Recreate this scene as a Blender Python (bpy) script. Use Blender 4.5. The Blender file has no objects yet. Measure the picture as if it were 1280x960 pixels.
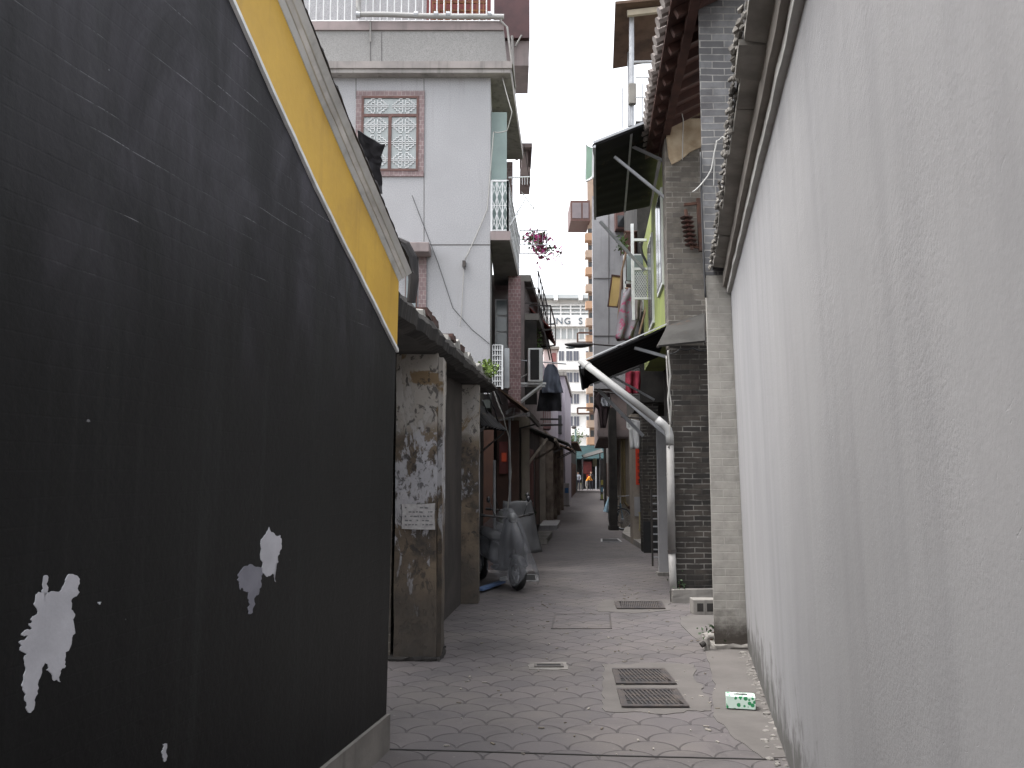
import bpy, bmesh, math, random
from mathutils import Vector, Matrix, Quaternion, noise as mnoise
R = math.radians
random.seed(7)
scene = bpy.context.scene
COL = scene.collection

# ------------------------------------------------------------------ camera, sky, sun, exposure
F, PITCH, EYE = 1050.0, math.atan(110/1050), 1.6
cd = bpy.data.cameras.new('camera'); cam = bpy.data.objects.new('camera', cd); COL.objects.link(cam)
cd.sensor_width = 36.0; cd.lens = 36.0*F/1280; cd.clip_start = 0.05; cd.clip_end = 2000
cam.location = (0, 0, EYE); cam.rotation_euler = (R(90)+PITCH, 0, 0)
scene.camera = cam

SUN_EL, SUN_AZ = 66.0, 262.0            # azimuth clockwise from +Y: high on the left behind thin cloud
world = bpy.data.worlds.new('World'); scene.world = world; world.use_nodes = True
wn = world.node_tree; wn.nodes.clear()
sky = wn.nodes.new('ShaderNodeTexSky'); sky.sky_type = 'NISHITA'; sky.sun_disc = False
sky.sun_elevation = R(SUN_EL); sky.sun_rotation = R(SUN_AZ)
sky.air_density = 1.0; sky.dust_density = 4.0; sky.ozone_density = 1.0
hsv = wn.nodes.new('ShaderNodeHueSaturation'); hsv.inputs['Saturation'].default_value = 0.16
bg = wn.nodes.new('ShaderNodeBackground'); bg.inputs['Strength'].default_value = 0.15
wo = wn.nodes.new('ShaderNodeOutputWorld')
wn.links.new(sky.outputs[0], hsv.inputs['Color']); wn.links.new(hsv.outputs[0], bg.inputs[0]); wn.links.new(bg.outputs[0], wo.inputs[0])
sd = bpy.data.lights.new('sun', 'SUN'); sd.energy = 0.5; sd.angle = R(40); sd.color = (1, .96, .91)
sun = bpy.data.objects.new('sun', sd); COL.objects.link(sun)
a, e = R(SUN_AZ), R(SUN_EL)
sun.rotation_euler = Vector((-math.sin(a)*math.cos(e), -math.cos(a)*math.cos(e), -math.sin(e))).to_track_quat('-Z', 'Y').to_euler()
sun.location = (-20, -30, 60)
scene.view_settings.view_transform = 'Standard'
scene.view_settings.look = 'None'
scene.view_settings.exposure = 2.05
scene.view_settings.gamma = 1
scene.cycles.use_denoising = True
scene.cycles.max_bounces = 8; scene.cycles.diffuse_bounces = 5; scene.cycles.transparent_max_bounces = 10

# ------------------------------------------------------------------ survey helpers (photo pixel at a known distance -> place in metres)
CP, SP = math.cos(PITCH), math.sin(PITCH)
def ray(px, py):
    u, v = (px-640)/F, (480-py)/F
    return Vector((u, CP-v*SP, SP+v*CP))
def P(px, py, Y):
    r = ray(px, py); k = Y/r.y
    return Vector((r.x*k, Y, EYE+r.z*k))
def G(px, py, z=0.0):
    r = ray(px, py); k = (z-EYE)/r.z
    return Vector((r.x*k, r.y*k, z))
def XX(px, Y, py=480): return P(px, py, Y).x
def ZZ(py, Y): return P(640, py, Y).z
SL = 0.095                               # the alley runs a little to the right of the view axis
def A(Y, t, z): return Vector((SL*Y+t, Y, z))
def T(px, py, Y): return P(px, py, Y).x-SL*Y

# ------------------------------------------------------------------ mesh helpers
LOC = {}
SPLIT = {'panel_joint', 'pane', 'brick_cap', 'pipe_coupling', 'roof_beam_end', 'enclosed_balcony', 'laundry', 'post', 'posts', 'waste_pipe'}
class MB:
    def __init__(self): self.bm = bmesh.new()
    def hexa(self, p, bevel=0):
        v = [self.bm.verts.new(q) for q in p]
        fs = [self.bm.faces.new([v[i] for i in f]) for f in ((3,2,1,0),(4,5,6,7),(0,1,5,4),(1,2,6,5),(2,3,7,6),(3,0,4,7))]
        if bevel:
            es = list({e for f in fs for e in f.edges})
            bmesh.ops.bevel(self.bm, geom=es, offset=bevel, segments=2, affect='EDGES', profile=.6)
        return self
    def box(self, x0, x1, y0, y1, z0, z1, bevel=0):
        return self.hexa([(x0,y0,z0),(x1,y0,z0),(x1,y1,z0),(x0,y1,z0),(x0,y0,z1),(x1,y0,z1),(x1,y1,z1),(x0,y1,z1)], bevel)
    def abox(self, y0, y1, t0, t1, z0, z1, bevel=0):
        return self.hexa([A(y0,t0,z0),A(y0,t1,z0),A(y1,t1,z0),A(y1,t0,z0),A(y0,t0,z1),A(y0,t1,z1),A(y1,t1,z1),A(y1,t0,z1)], bevel)
    def prism(self, poly, vec):
        vec = Vector(vec)
        a = [self.bm.verts.new(Vector(q)) for q in poly]; b = [self.bm.verts.new(Vector(q)+vec) for q in poly]
        n = len(a)
        self.bm.faces.new(a[::-1]); self.bm.faces.new(b)
        for i in range(n): self.bm.faces.new((a[i], a[(i+1)%n], b[(i+1)%n], b[i]))
        return self
    def bar(self, p, q, w, h=None, up=(0,0,1)):
        h = h or w; p, q = Vector(p), Vector(q); d = (q-p).normalized(); up = Vector(up)
        if abs(d.dot(up)) > .95: up = Vector((0,1,0))
        s = d.cross(up).normalized()*w/2; u = s.cross(d).normalized()*h/2
        return self.hexa([p-s-u, p+s-u, q+s-u, q-s-u, p-s+u, p+s+u, q+s+u, q-s+u])
    def tube(self, pts, r, n=10, cap=True):
        pts = [Vector(p) for p in pts]; rings = []; prev = None
        for i, p in enumerate(pts):
            d = (pts[min(i+1, len(pts)-1)]-pts[max(i-1, 0)]).normalized()
            if prev is None:
                s = d.cross(Vector((0,0,1)))
                if s.length < .1: s = d.cross(Vector((0,1,0)))
            else: s = prev-d*prev.dot(d)
            s.normalize(); prev = s; u = s.cross(d)
            rr = r[i] if isinstance(r, (list, tuple)) else r
            rings.append([self.bm.verts.new(p+(s*math.cos(2*math.pi*k/n)+u*math.sin(2*math.pi*k/n))*rr) for k in range(n)])
        for a_, b_ in zip(rings, rings[1:]):
            for k in range(n): self.bm.faces.new((a_[k], a_[(k+1)%n], b_[(k+1)%n], b_[k]))
        if cap: self.bm.faces.new(rings[0][::-1]); self.bm.faces.new(rings[-1])
        return self
    def ring(self, c, axis, rad, r, n=28, m=8):
        c, axis = Vector(c), Vector(axis).normalized(); s = axis.orthogonal().normalized(); u = axis.cross(s)
        rs = []
        for i in range(n):
            an = 2*math.pi*i/n; d = s*math.cos(an)+u*math.sin(an)
            rs.append([self.bm.verts.new(c+d*rad+(d*math.cos(2*math.pi*k/m)+axis*math.sin(2*math.pi*k/m))*r) for k in range(m)])
        for i in range(n):
            for k in range(m): self.bm.faces.new((rs[i][k], rs[(i+1)%n][k], rs[(i+1)%n][(k+1)%m], rs[i][(k+1)%m]))
        return self
    def grid(self, f, nu, nv):
        vs = [[self.bm.verts.new(f(i/nu, j/nv)) for j in range(nv+1)] for i in range(nu+1)]
        for i in range(nu):
            for j in range(nv): self.bm.faces.new((vs[i][j], vs[i+1][j], vs[i+1][j+1], vs[i][j+1]))
        return self
    def blob(self, c, rx, ry, rz, sub=2, jit=0):
        r = bmesh.ops.create_icosphere(self.bm, subdivisions=sub, radius=1)
        for v in r['verts']:
            k = 1+random.uniform(-jit, jit); v.co = Vector(c)+Vector((v.co.x*rx*k, v.co.y*ry*k, v.co.z*rz*k))
        return self
    def leaf(self, c, size, tilt=1.0):
        d = Vector((random.gauss(0,1), random.gauss(0,1), random.gauss(0,.7)*tilt)).normalized()
        s = d.orthogonal().normalized(); s.rotate(Quaternion(d, random.uniform(0, 6.28)))
        c = Vector(c); w = size*.32
        v = [self.bm.verts.new(q) for q in (c, c+d*size*.5+s*w, c+d*size, c+d*size*.5-s*w)]
        self.bm.faces.new(v); return self
    def build(self, name, mat, parent=None, smooth=False, loc=None, solid=0, bevel=0, sub=0):
        if name in SPLIT and parent is not None:      # every loose piece becomes a part of its own
            seen = set(); islands = []
            for v in self.bm.verts:
                if v in seen: continue
                st = [v]; seen.add(v); isl = []
                while st:
                    x = st.pop(); isl.append(x)
                    for e in x.link_edges:
                        y = e.other_vert(x)
                        if y not in seen: seen.add(y); st.append(y)
                islands.append(isl)
            if len(islands) > 1:
                first = None
                for isl in islands:
                    m2 = MB(); mp = {v: m2.bm.verts.new(v.co) for v in isl}
                    for f in {f for v in isl for f in v.link_faces}: m2.bm.faces.new([mp[v] for v in f.verts])
                    o = m2.build(name, mat, parent, smooth, loc, solid, bevel, sub); first = first or o
                self.bm.free(); return first
        self.bm.normal_update()
        bmesh.ops.recalc_face_normals(self.bm, faces=self.bm.faces[:])
        if parent is not None: base = LOC[parent.name]
        elif loc is not None: base = Vector(loc)
        else:
            cs = [v.co for v in self.bm.verts]; n = len(cs)
            base = Vector(((min(c.x for c in cs)+max(c.x for c in cs))/2, (min(c.y for c in cs)+max(c.y for c in cs))/2, min(c.z for c in cs)))
        for v in self.bm.verts: v.co -= base
        me = bpy.data.meshes.new(name); self.bm.to_mesh(me); self.bm.free()
        for m in (mat if isinstance(mat, (list, tuple)) else [mat]): me.materials.append(m)
        if smooth: me.polygons.foreach_set('use_smooth', [True]*len(me.polygons))
        o = bpy.data.objects.new(name, me); COL.objects.link(o)
        if parent is not None: o.parent = parent
        else: o.location = base
        LOC[o.name] = base
        if solid:
            md = o.modifiers.new('solid', 'SOLIDIFY'); md.thickness = solid; md.offset = 0
        if bevel:
            md = o.modifiers.new('bevel', 'BEVEL'); md.width = bevel; md.segments = 2; md.limit_method = 'ANGLE'
        if sub:
            md = o.modifiers.new('sub', 'SUBSURF'); md.levels = md.render_levels = sub
        return o
def tag(o, label, cat, group=None):
    o['label'] = label; o['category'] = cat
    if group: o['group'] = group
    return o
def thing(name, label, cat, loc, group=None):
    o = bpy.data.objects.new(name, None); o.empty_display_size = .2; COL.objects.link(o); o.location = Vector(loc); LOC[o.name] = Vector(loc)
    return tag(o, label, cat, group)
def structure(o, kind='structure'): o['kind'] = kind; return o
def worn(mb, amp, cuts, seed=0, scale=2.5):
    """break up clean edges: subdivide and push the surface about with noise"""
    bmesh.ops.subdivide_edges(mb.bm, edges=mb.bm.edges[:], cuts=cuts, use_grid_fill=True)
    for v in mb.bm.verts:
        n = mnoise.noise_vector(v.co*scale+Vector((seed, seed*2, 0)))+.5*mnoise.noise_vector(v.co*scale*4)
        v.co += n*amp
    return mb
def jag(poly, amp, it=2, seed=1):
    rnd = random.Random(seed); pts = [Vector(p) for p in poly]
    for k in range(it):
        out = []
        for i, p in enumerate(pts):
            q = pts[(i+1) % len(pts)]; L = (q-p).length
            out += [p, (p+q)/2+Vector((rnd.uniform(-1,1), rnd.uniform(-1,1), 0))*min(amp, L*.22)]
        pts = out; amp *= .6
    return pts

# ------------------------------------------------------------------ material helpers
class NT:
    def __init__(self, name):
        self.m = bpy.data.materials.new(name); self.m.use_nodes = True
        self.t = self.m.node_tree; self.b = self.t.nodes['Principled BSDF']
        self.tc = self.n('ShaderNodeTexCoord').outputs['Object']
    def n(self, ty, **kw):
        x = self.t.nodes.new(ty)
        for k, v in kw.items(): setattr(x, k, v)
        return x
    def put(self, sock, v):
        if hasattr(v, 'is_output'): self.t.links.new(v, sock)
        elif v is not None:
            sock.default_value = v if not (isinstance(v, tuple) and len(v) == 3 and len(sock.default_value) == 4) else (*v, 1)
    def math(self, op, a, b=None, c=None, clamp=False):
        x = self.n('ShaderNodeMath', operation=op); x.use_clamp = clamp
        for i, v in enumerate((a, b, c)):
            if v is not None: self.put(x.inputs[i], v)
        return x.outputs[0]
    def mapv(self, scale=(1,1,1), loc=(0,0,0), rot=(0,0,0), vec=None):
        x = self.n('ShaderNodeMapping'); self.put(x.inputs['Vector'], vec or self.tc)
        x.inputs['Scale'].default_value = scale; x.inputs['Location'].default_value = loc; x.inputs['Rotation'].default_value = rot
        return x.outputs[0]
    def noise(self, scale, detail=5, rough=.55, dist=0, vec=None, out='Fac'):
        x = self.n('ShaderNodeTexNoise'); self.put(x.inputs['Vector'], vec or self.tc)
        x.inputs['Scale'].default_value = scale; x.inputs['Detail'].default_value = detail
        x.inputs['Roughness'].default_value = rough; x.inputs['Distortion'].default_value = dist
        return x.outputs[out]
    def vor(self, scale, vec=None, feature='F1', out='Distance'):
        x = self.n('ShaderNodeTexVoronoi', feature=feature); self.put(x.inputs['Vector'], vec or self.tc); x.inputs['Scale'].default_value = scale
        return x.outputs[out]
    def step(self, v, a, b):           # smooth 0..1 between a and b
        x = self.n('ShaderNodeMapRange', interpolation_type='SMOOTHSTEP'); self.put(x.inputs[0], v)
        x.inputs[1].default_value = a; x.inputs[2].default_value = b
        return x.outputs[0]
    def mix(self, f, a, b, blend='MIX'):
        x = self.n('ShaderNodeMix', data_type='RGBA', blend_type=blend); self.put(x.inputs[0], f); self.put(x.inputs[6], a); self.put(x.inputs[7], b)
        return x.outputs[2]
    def xyz(self):
        x = self.n('ShaderNodeSeparateXYZ'); self.put(x.inputs[0], self.tc); return x.outputs
    def comb(self, x=0, y=0, z=0):
        c = self.n('ShaderNodeCombineXYZ')
        for i, v in enumerate((x, y, z)): self.put(c.inputs[i], v)
        return c.outputs[0]
    def bump(self, h, strength=.3, dist=.01):
        x = self.n('ShaderNodeBump'); x.inputs['Strength'].default_value = strength; x.inputs['Distance'].default_value = dist
        self.put(x.inputs['Height'], h); self.put(self.b.inputs['Normal'], x.outputs[0])
    def out(self, col, rough=.8, metal=0, spec=.35):
        self.put(self.b.inputs['Base Color'], col); self.put(self.b.inputs['Roughness'], rough)
        self.put(self.b.inputs['Metallic'], metal); self.b.inputs['Specular IOR Level'].default_value = spec
        return self.m
_c = {}
def surf(name, c1, c2=None, scale=2.5, rough=.8, bump=.15, bscale=60, streak=.0, grime=.0, metal=0, spec=.3, dirt=(.03,.028,.025)):
    """general weathered surface: two tones, fine grain, drips and grime"""
    if name in _c: return _c[name]
    m = NT(name); c2 = c2 or tuple(x*.7 for x in c1)
    col = m.mix(m.step(m.noise(scale, 6), .3, .7), c1, c2)
    col = m.mix(m.math('MULTIPLY', m.noise(scale*14, 3), .25), col, tuple(x*.55 for x in c1))
    if streak:
        s = m.step(m.noise(1, 4, vec=m.mapv((9,9,.5))), .52, .75)
        col = m.mix(m.math('MULTIPLY', s, streak), col, dirt)
    if grime:
        g = m.step(m.noise(1.3, 7, .65, .4), .5, .68)
        col = m.mix(m.math('MULTIPLY', g, grime), col, dirt)
    if bump: m.bump(m.noise(bscale, 4), bump, .004)
    _c[name] = m.out(col, rough, metal, spec); return _c[name]
def brick(name, c1, c2, mortar, bw=.24, bh=.07, mw=.006, grime=.4, rough=.85, bump=.6, dirt=(.02,.018,.016), low=None, worn_=.0, paint=None):
    m = NT(name); x, y, z = m.xyz()
    wob = m.math('MULTIPLY', m.math('SUBTRACT', m.noise(3, 2), .5), .02)
    v = m.comb(m.math('ADD', m.math('ADD', x, y), wob), m.math('ADD', z, wob), 0)
    b = m.n('ShaderNodeTexBrick'); m.put(b.inputs['Vector'], v)
    for k, val in (('Scale', 1), ('Mortar Size', mw), ('Brick Width', bw), ('Row Height', bh), ('Mortar Smooth', .3), ('Bias', 0)): b.inputs[k].default_value = val
    m.put(b.inputs['Color1'], c1); m.put(b.inputs['Color2'], c2); m.put(b.inputs['Mortar'], mortar)
    n1 = m.noise(7, 6, .6)
    col = m.mix(m.math('MULTIPLY', m.step(n1, .35, .7), .55), b.outputs['Color'], tuple((p+q)/2*.55 for p, q in zip(c1, c2)))
    if worn_: # mortar partly lost
        col = m.mix(m.math('MULTIPLY', m.math('MULTIPLY', b.outputs['Fac'], m.step(m.noise(4, 4), .42, .55)), worn_), col, tuple(p*.35 for p in c1))
    if paint: # thin limewash over the bricks
        col = m.mix(m.math('MULTIPLY', m.step(m.noise(5, 6, .65), .62, .35), paint[1]), col, paint[0])
    if grime: col = m.mix(m.math('MULTIPLY', m.step(m.noise(1.1, 7, .65, .5), .45, .7), grime), col, dirt)
    if low: # rising damp near the ground
        h = m.math('ADD', z, m.math('MULTIPLY', m.noise(4, 6, .7), low[0]))
        col = m.mix(m.math('MULTIPLY', m.step(h, low[0]*1.1, low[0]*.62), low[1]), col, dirt)
    hgt = m.math('SUBTRACT', m.math('MULTIPLY', m.noise(45, 4), .35), b.outputs['Fac'])
    m.bump(hgt, bump, .006)
    return m.out(col, rough, 0, .2)
def flat(name, c, rough=.5, metal=0, spec=.4, alpha=None, emit=None):
    if name in _c: return _c[name]
    m = NT(name)
    col = m.mix(m.math('MULTIPLY', m.step(m.noise(9, 5), .35, .75), .35), c, tuple(x*.6 for x in c))
    m.out(col, rough, metal, spec)
    if alpha is not None: m.b.inputs['Alpha'].default_value = alpha
    if emit: m.b.inputs['Emission Color'].default_value = (*emit[0], 1); m.b.inputs['Emission Strength'].default_value = emit[1]
    _c[name] = m.m; return m.m
# ------------------------------------------------------------------ materials of the place
def mat_paving():
    m = NT('scallop_paving'); x, y, z = m.xyz(); W, H_, RR = .325, .163, .163
    wx = m.math('MULTIPLY', m.math('SUBTRACT', m.noise(2.2, 3), .5), .03); x = m.math('ADD', x, wx)
    y = m.math('ADD', y, m.math('MULTIPLY', m.math('SUBTRACT', m.noise(1.7, 3), .5), .04))
    v = m.math('DIVIDE', y, H_); row = m.math('FLOOR', v); ty = m.math('MULTIPLY', m.math('SUBTRACT', v, row), H_)
    par = m.math('MULTIPLY', m.math('FLOORED_MODULO', row, 2), .5)
    u = m.math('ADD', m.math('DIVIDE', x, W), par); col_ = m.math('ROUND', u)
    dx = m.math('MULTIPLY', m.math('SUBTRACT', u, col_), W)
    r = m.math('SQRT', m.math('ADD', m.math('MULTIPLY', dx, dx), m.math('MULTIPLY', ty, ty)))
    f = m.math('SUBTRACT', r, RR*.985)
    joint = m.math('ABSOLUTE', f)
    inside = m.math('LESS_THAN', f, 0)
    # which scale are we on (for its own tone)
    r2 = m.math('ADD', row, 1); par2 = m.math('MULTIPLY', m.math('FLOORED_MODULO', r2, 2), .5)
    c2 = m.math('ROUND', m.math('ADD', m.math('DIVIDE', x, W), par2))
    idr = m.math('SUBTRACT', r2, inside)
    idc = m.math('ADD', m.math('MULTIPLY', inside, m.math('SUBTRACT', col_, c2)), c2)
    wn_ = m.n('ShaderNodeTexWhiteNoise', noise_dimensions='2D'); m.put(wn_.inputs['Vector'], m.comb(idc, idr, 0)); tone = wn_.outputs['Value']
    base = m.mix(tone, (.114,.101,.104), (.089,.081,.085))
    base = m.mix(m.math('MULTIPLY', m.step(m.noise(1.1, 6, .6), .4, .7), .5), base, (.152,.134,.122))
    base = m.mix(m.math('MULTIPLY', m.step(m.noise(.8, 7, .7, .6, vec=m.mapv(loc=(4,2,0))), .5, .72), .75), base, (.060,.055,.055))
    base = m.mix(m.math('MULTIPLY', m.noise(90, 3), .35), base, (.09,.085,.08))
    base = m.mix(m.math('MULTIPLY', m.step(m.noise(38, 3), .66, .72), .4), base, (.22,.205,.19))
    jw = m.math('ADD', .002, m.math('MULTIPLY', m.noise(7, 4), .011))
    jm = m.math('MULTIPLY', m.step(m.math('DIVIDE', joint, jw), 1.15, .45), m.step(m.noise(5, 5, .65), .28, .55))
    sp = m.step(m.noise(1, 6, .7, .8, vec=m.mapv((2.1,1.4,1), (9,3,0))), .60, .70); base = m.mix(m.math('MULTIPLY', sp, .3), base, (.045,.042,.043))
    base = m.mix(m.math('MULTIPLY', jm, .7), base, (.034,.031,.031))
    h = m.math('SUBTRACT', m.math('ADD', m.math('MULTIPLY', m.noise(70, 4), .3), m.math('MULTIPLY', tone, .35)), jm)
    m.bump(h, .6, .008)
    return m.out(base, .8, 0, .3)
def mat_black():
    m = NT('black_wall_paint'); x, y, z = m.xyz()
    big = m.step(m.noise(1.0, 6, .6, .3, vec=m.mapv((1,1,.7))), .35, .72)
    col = m.mix(big, (.0066,.0068,.0072), (.0108,.0116,.0114))
    # worn chalky paint and sky reflection put into the colour towards the gable top
    n = m.math('ADD', z, m.math('MULTIPLY', m.math('SUBTRACT', m.noise(1.3, 6, .62, .5, vec=m.mapv((2.2,2.2,.55))), .5), 2.1))
    chalk_sheen = m.step(n, 1.7, 3.3)
    col = m.mix(m.math('MULTIPLY', m.math('MULTIPLY', chalk_sheen, m.math('ADD', .35, m.step(m.noise(1, 6, .65, .9, vec=m.mapv((2.6,2.6,1.1), (1,4,2), (R(20),0,0))), .36, .68))), .75), col, (.058,.055,.065))
    st = m.step(m.noise(1, 4, .6, vec=m.mapv((14,14,.35))), .48, .75)
    col = m.mix(m.math('MULTIPLY', st, .3), col, (.03,.033,.033))
    # scratched brick courses showing through in places
    v = m.math('DIVIDE', m.math('ADD', z, m.math('MULTIPLY', m.noise(1.5, 2), .03)), .072)
    ln = m.math('ABSOLUTE', m.math('SUBTRACT', m.math('FRACT', v), .5))
    rowid = m.math('FLOOR', v)
    mask = m.noise(1, 4, .6, vec=m.comb(m.math('MULTIPLY', y, 2.2), m.math('MULTIPLY', rowid, 3.71), 0))
    lines = m.math('MULTIPLY', m.step(ln, .026, .008), m.math('MULTIPLY', m.step(mask, .50, .64), m.step(n, 2.3, 2.8)))
    lines = m.math('MULTIPLY', lines, m.step(m.noise(60, 2), .3, .55))
    col = m.mix(m.math('MULTIPLY', lines, .8), col, (.24,.235,.25))
    sp = m.step(m.noise(26, 2, .5), .775, .80)
    col = m.mix(m.math('MULTIPLY', sp, .5), col, (.30,.30,.32))
    hz = m.math('ADD', m.math('MULTIPLY', m.noise(34, 5, .6), .7), m.math('MULTIPLY', m.noise(5, 4), 1.0))
    hz = m.math('SUBTRACT', hz, m.math('MULTIPLY', m.step(ln, .06, .02), .12))
    m.bump(hz, .35, .006)
    return m.out(col, m.math('ADD', .46, m.math('MULTIPLY', chalk_sheen, .2)), 0, .20)
def mat_render():
    m = NT('grey_render'); x, y, z = m.xyz()
    col = m.mix(m.step(m.noise(.7, 5), .3, .7), (.305,.299,.302), (.255,.252,.259))
    s1 = m.step(m.noise(1, 5, .6, vec=m.mapv((3.6,3.6,.2))), .28, .76)
    col = m.mix(m.math('MULTIPLY', s1, .55), col, (.326,.321,.324))
    s2 = m.step(m.noise(1, 2, .5, vec=m.mapv((6.5,6.5,.3), (3,1,0))), .42, .85)
    col = m.mix(m.math('MULTIPLY', s2, .3), col, (.19,.188,.193))
    col = m.mix(m.math('MULTIPLY', m.noise(110, 3), .22), col, (.14,.14,.142))
    s3 = m.step(m.noise(1, 6, .65, .5, vec=m.mapv((1.6,1.6,.5), (7,2,1))), .52, .74)
    col = m.mix(m.math('MULTIPLY', s3, .18), col, (.175,.172,.180))
    # damp and moss at the foot, worse where the yard drains
    h = m.math('ADD', z, m.math('MULTIPLY', m.math('SUBTRACT', m.noise(1, 7, .7, .3, vec=m.mapv((4.5,4.5,3.8))), .5), 1.5))
    damp = m.step(h, .46, .04)
    col = m.mix(m.math('MULTIPLY', damp, .85), col, (.075,.072,.066))
    # plasterer's trowel marks
    tv = m.mapv((1,1,1), rot=(R(24), R(10), R(8)))
    t1 = m.noise(1, 6, .62, .6, vec=m.mapv((8,16,40), vec=tv))
    t2 = m.noise(75, 5, .65); t3 = m.noise(2.2, 4)
    gate = m.math('MULTIPLY', m.step(m.noise(1.1, 4), .42, .62), m.step(z, 1.4, 2.4))
    pits = m.step(m.noise(1, 5, .6, 1.2, vec=m.mapv((14,22,60), vec=m.mapv(rot=(R(38),0,0)))), .66, .72)
    hh = m.math('ADD', m.math('MULTIPLY', t1, m.math('ADD', .10, m.math('MULTIPLY', gate, .75))), m.math('ADD', m.math('MULTIPLY', t2, m.math('ADD', .22, m.math('MULTIPLY', m.step(m.noise(1.6, 4, vec=m.mapv(loc=(8,1,4))), .45, .7), .4))), m.math('MULTIPLY', t3, .9)))
    hh = m.math('SUBTRACT', hh, m.math('MULTIPLY', m.math('MULTIPLY', pits, m.step(m.noise(.9, 3, vec=m.mapv(loc=(2,5,1))), .44, .60)), .8))
    m.bump(hh, .34, .011)
    return m.out(col, .88, 0, .2)
def mat_peel(name, seed, light=(.46,.46,.49)):
    m = NT(name); x, y, z = m.xyz(); o = (seed*3.1, seed*1.7, seed*2.3)
    col = m.mix(m.step(m.noise(6, 6, .65, vec=m.mapv(loc=o)), .35, .68), (.12,.095,.072), (.055,.05,.046))
    col = m.mix(m.step(m.noise(2.1, 5, .6, .4, vec=m.mapv(loc=o)), .46, .60), col, (.165,.13,.095))
    # what is left of the limewash
    pl = m.step(m.math('ADD', m.noise(2.6, 9, .68, .5, vec=m.mapv((1.6,1.6,.75), o)), m.math('MULTIPLY', m.math('ABSOLUTE', m.math('SUBTRACT', z, 1.65)), -.16)), .44, .475)
    col = m.mix(m.math('MULTIPLY', pl, .85), col, m.mix(m.noise(9, 5), light, tuple(c*.55 for c in light)))
    top = m.step(m.math('ADD', z, m.math('MULTIPLY', m.noise(2, 5), .7)), 2.25, 2.45)
    col = m.mix(m.math('MULTIPLY', top, .85), col, (.33,.31,.285))
    oc = m.step(m.noise(2.4, 6, .6, .6, vec=m.mapv(loc=(seed+5.2,1,2.2))), .55, .60)
    col = m.mix(m.math('MULTIPLY', m.math('MULTIPLY', oc, m.step(z, 1.75, 2.0)), .9), col, (.17,.115,.06))
    ch = m.step(m.noise(13, 6, .7, .8, vec=m.mapv((1,1,.7), o)), .55, .60)
    col = m.mix(m.math('MULTIPLY', ch, .75), col, (.045,.042,.042))
    lo = m.step(m.math('ADD', z, m.math('MULTIPLY', m.math('SUBTRACT', m.noise(3, 7, .7), .5), 1.0)), 1.0, .35)
    col = m.mix(m.math('MULTIPLY', lo, .8), col, m.mix(m.noise(6, 6, .65), (.050,.045,.040), (.105,.094,.083)))
    m.bump(m.math('ADD', m.math('MULTIPLY', pl, .8), m.math('ADD', m.noise(25, 6, .65), m.math('MULTIPLY', ch, -.5))), .7, .01)
    return m.out(col, .9, 0, .15)
def mat_mosaic(name, c=(.31,.31,.325)):
    m = NT(name)
    col = m.mix(m.step(m.noise(75, 4, .75), .38, .64), c, tuple(q*.62 for q in c))
    col = m.mix(m.math('MULTIPLY', m.step(m.noise(.9, 6, .6), .42, .72), .55), col, tuple(q*.72 for q in c))
    s = m.step(m.noise(1, 5, .6, vec=m.mapv((6,6,.4))), .55, .8); col = m.mix(m.math('MULTIPLY', s, .5), col, (.17,.165,.16))
    m.bump(m.noise(160, 2), .3, .004); return m.out(col, .7, 0, .3)
def mat_corr(name, c):
    m = NT(name); col = m.mix(m.step(m.noise(1.6, 7, .65), .4, .7), c, tuple(q*.5 for q in c))
    col = m.mix(m.math('MULTIPLY', m.step(m.noise(3.1, 6, .7), .58, .7), .5), col, (.10,.065,.045))
    return m.out(col, .75, 0, .15)
PAVE = mat_paving(); BLACK = mat_black(); RENDER = mat_render()
MOSAIC = mat_mosaic('grey_mosaic', (.37,.37,.385)); MOSAIC_DARK = mat_mosaic('weathered_mosaic', (.27,.265,.26))
PEEL1, PEEL2 = mat_peel('peeling_limewash', 1.0, (.47,.47,.50)), mat_peel('sooty_limewash', 2.6, (.33,.33,.35))
PINK = brick('pink_tile', (.215,.150,.150), (.180,.130,.133), (.33,.29,.285), .075, .075, .004, .12, .4, .2)
PINKP = brick('rose_tile', (.31,.185,.19), (.26,.16,.168), (.42,.345,.345), .075, .075, .006, .1, .4, .2)
PINKS = surf('pink_stone_trim', (.25,.205,.203), (.195,.165,.163), 4, .6, .1, 80, .2)
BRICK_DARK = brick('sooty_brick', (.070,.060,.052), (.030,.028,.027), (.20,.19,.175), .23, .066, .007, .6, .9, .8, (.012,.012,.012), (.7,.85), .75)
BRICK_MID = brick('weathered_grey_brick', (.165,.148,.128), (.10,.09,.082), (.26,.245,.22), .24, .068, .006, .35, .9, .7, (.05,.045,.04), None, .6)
BRICK_BLUE = brick('grey_blue_brick', (.20,.20,.205), (.095,.094,.097), (.29,.28,.265), .24, .07, .006, .6, .9, .7, (.045,.035,.04))
BRICK_WASH = brick('limewashed_brick', (.35,.332,.305), (.29,.278,.255), (.385,.37,.34), .25, .072, .005, .12, .9, .55, (.05,.042,.036), (.62,.95), 0, ((.385,.37,.34), .55))
CONC = surf('weathered_concrete', (.27,.255,.235), (.17,.16,.15), 2.2, .9, .3, 40, .35, .45)
CONC_DARK = surf('sooty_concrete', (.045,.041,.038), (.018,.017,.017), 3, .9, .5, 30, .3, .4, dirt=(.012,.012,.012))
CONC_PALE = surf('pale_concrete', (.36,.355,.36), (.29,.285,.295), 1.4, .85, .2, 50, .3, .15)
CEMENT = surf('cement_patch', (.132,.121,.115), (.100,.092,.087), 3, .88, .25, 70, 0, .3, dirt=(.10,.095,.09))
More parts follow.
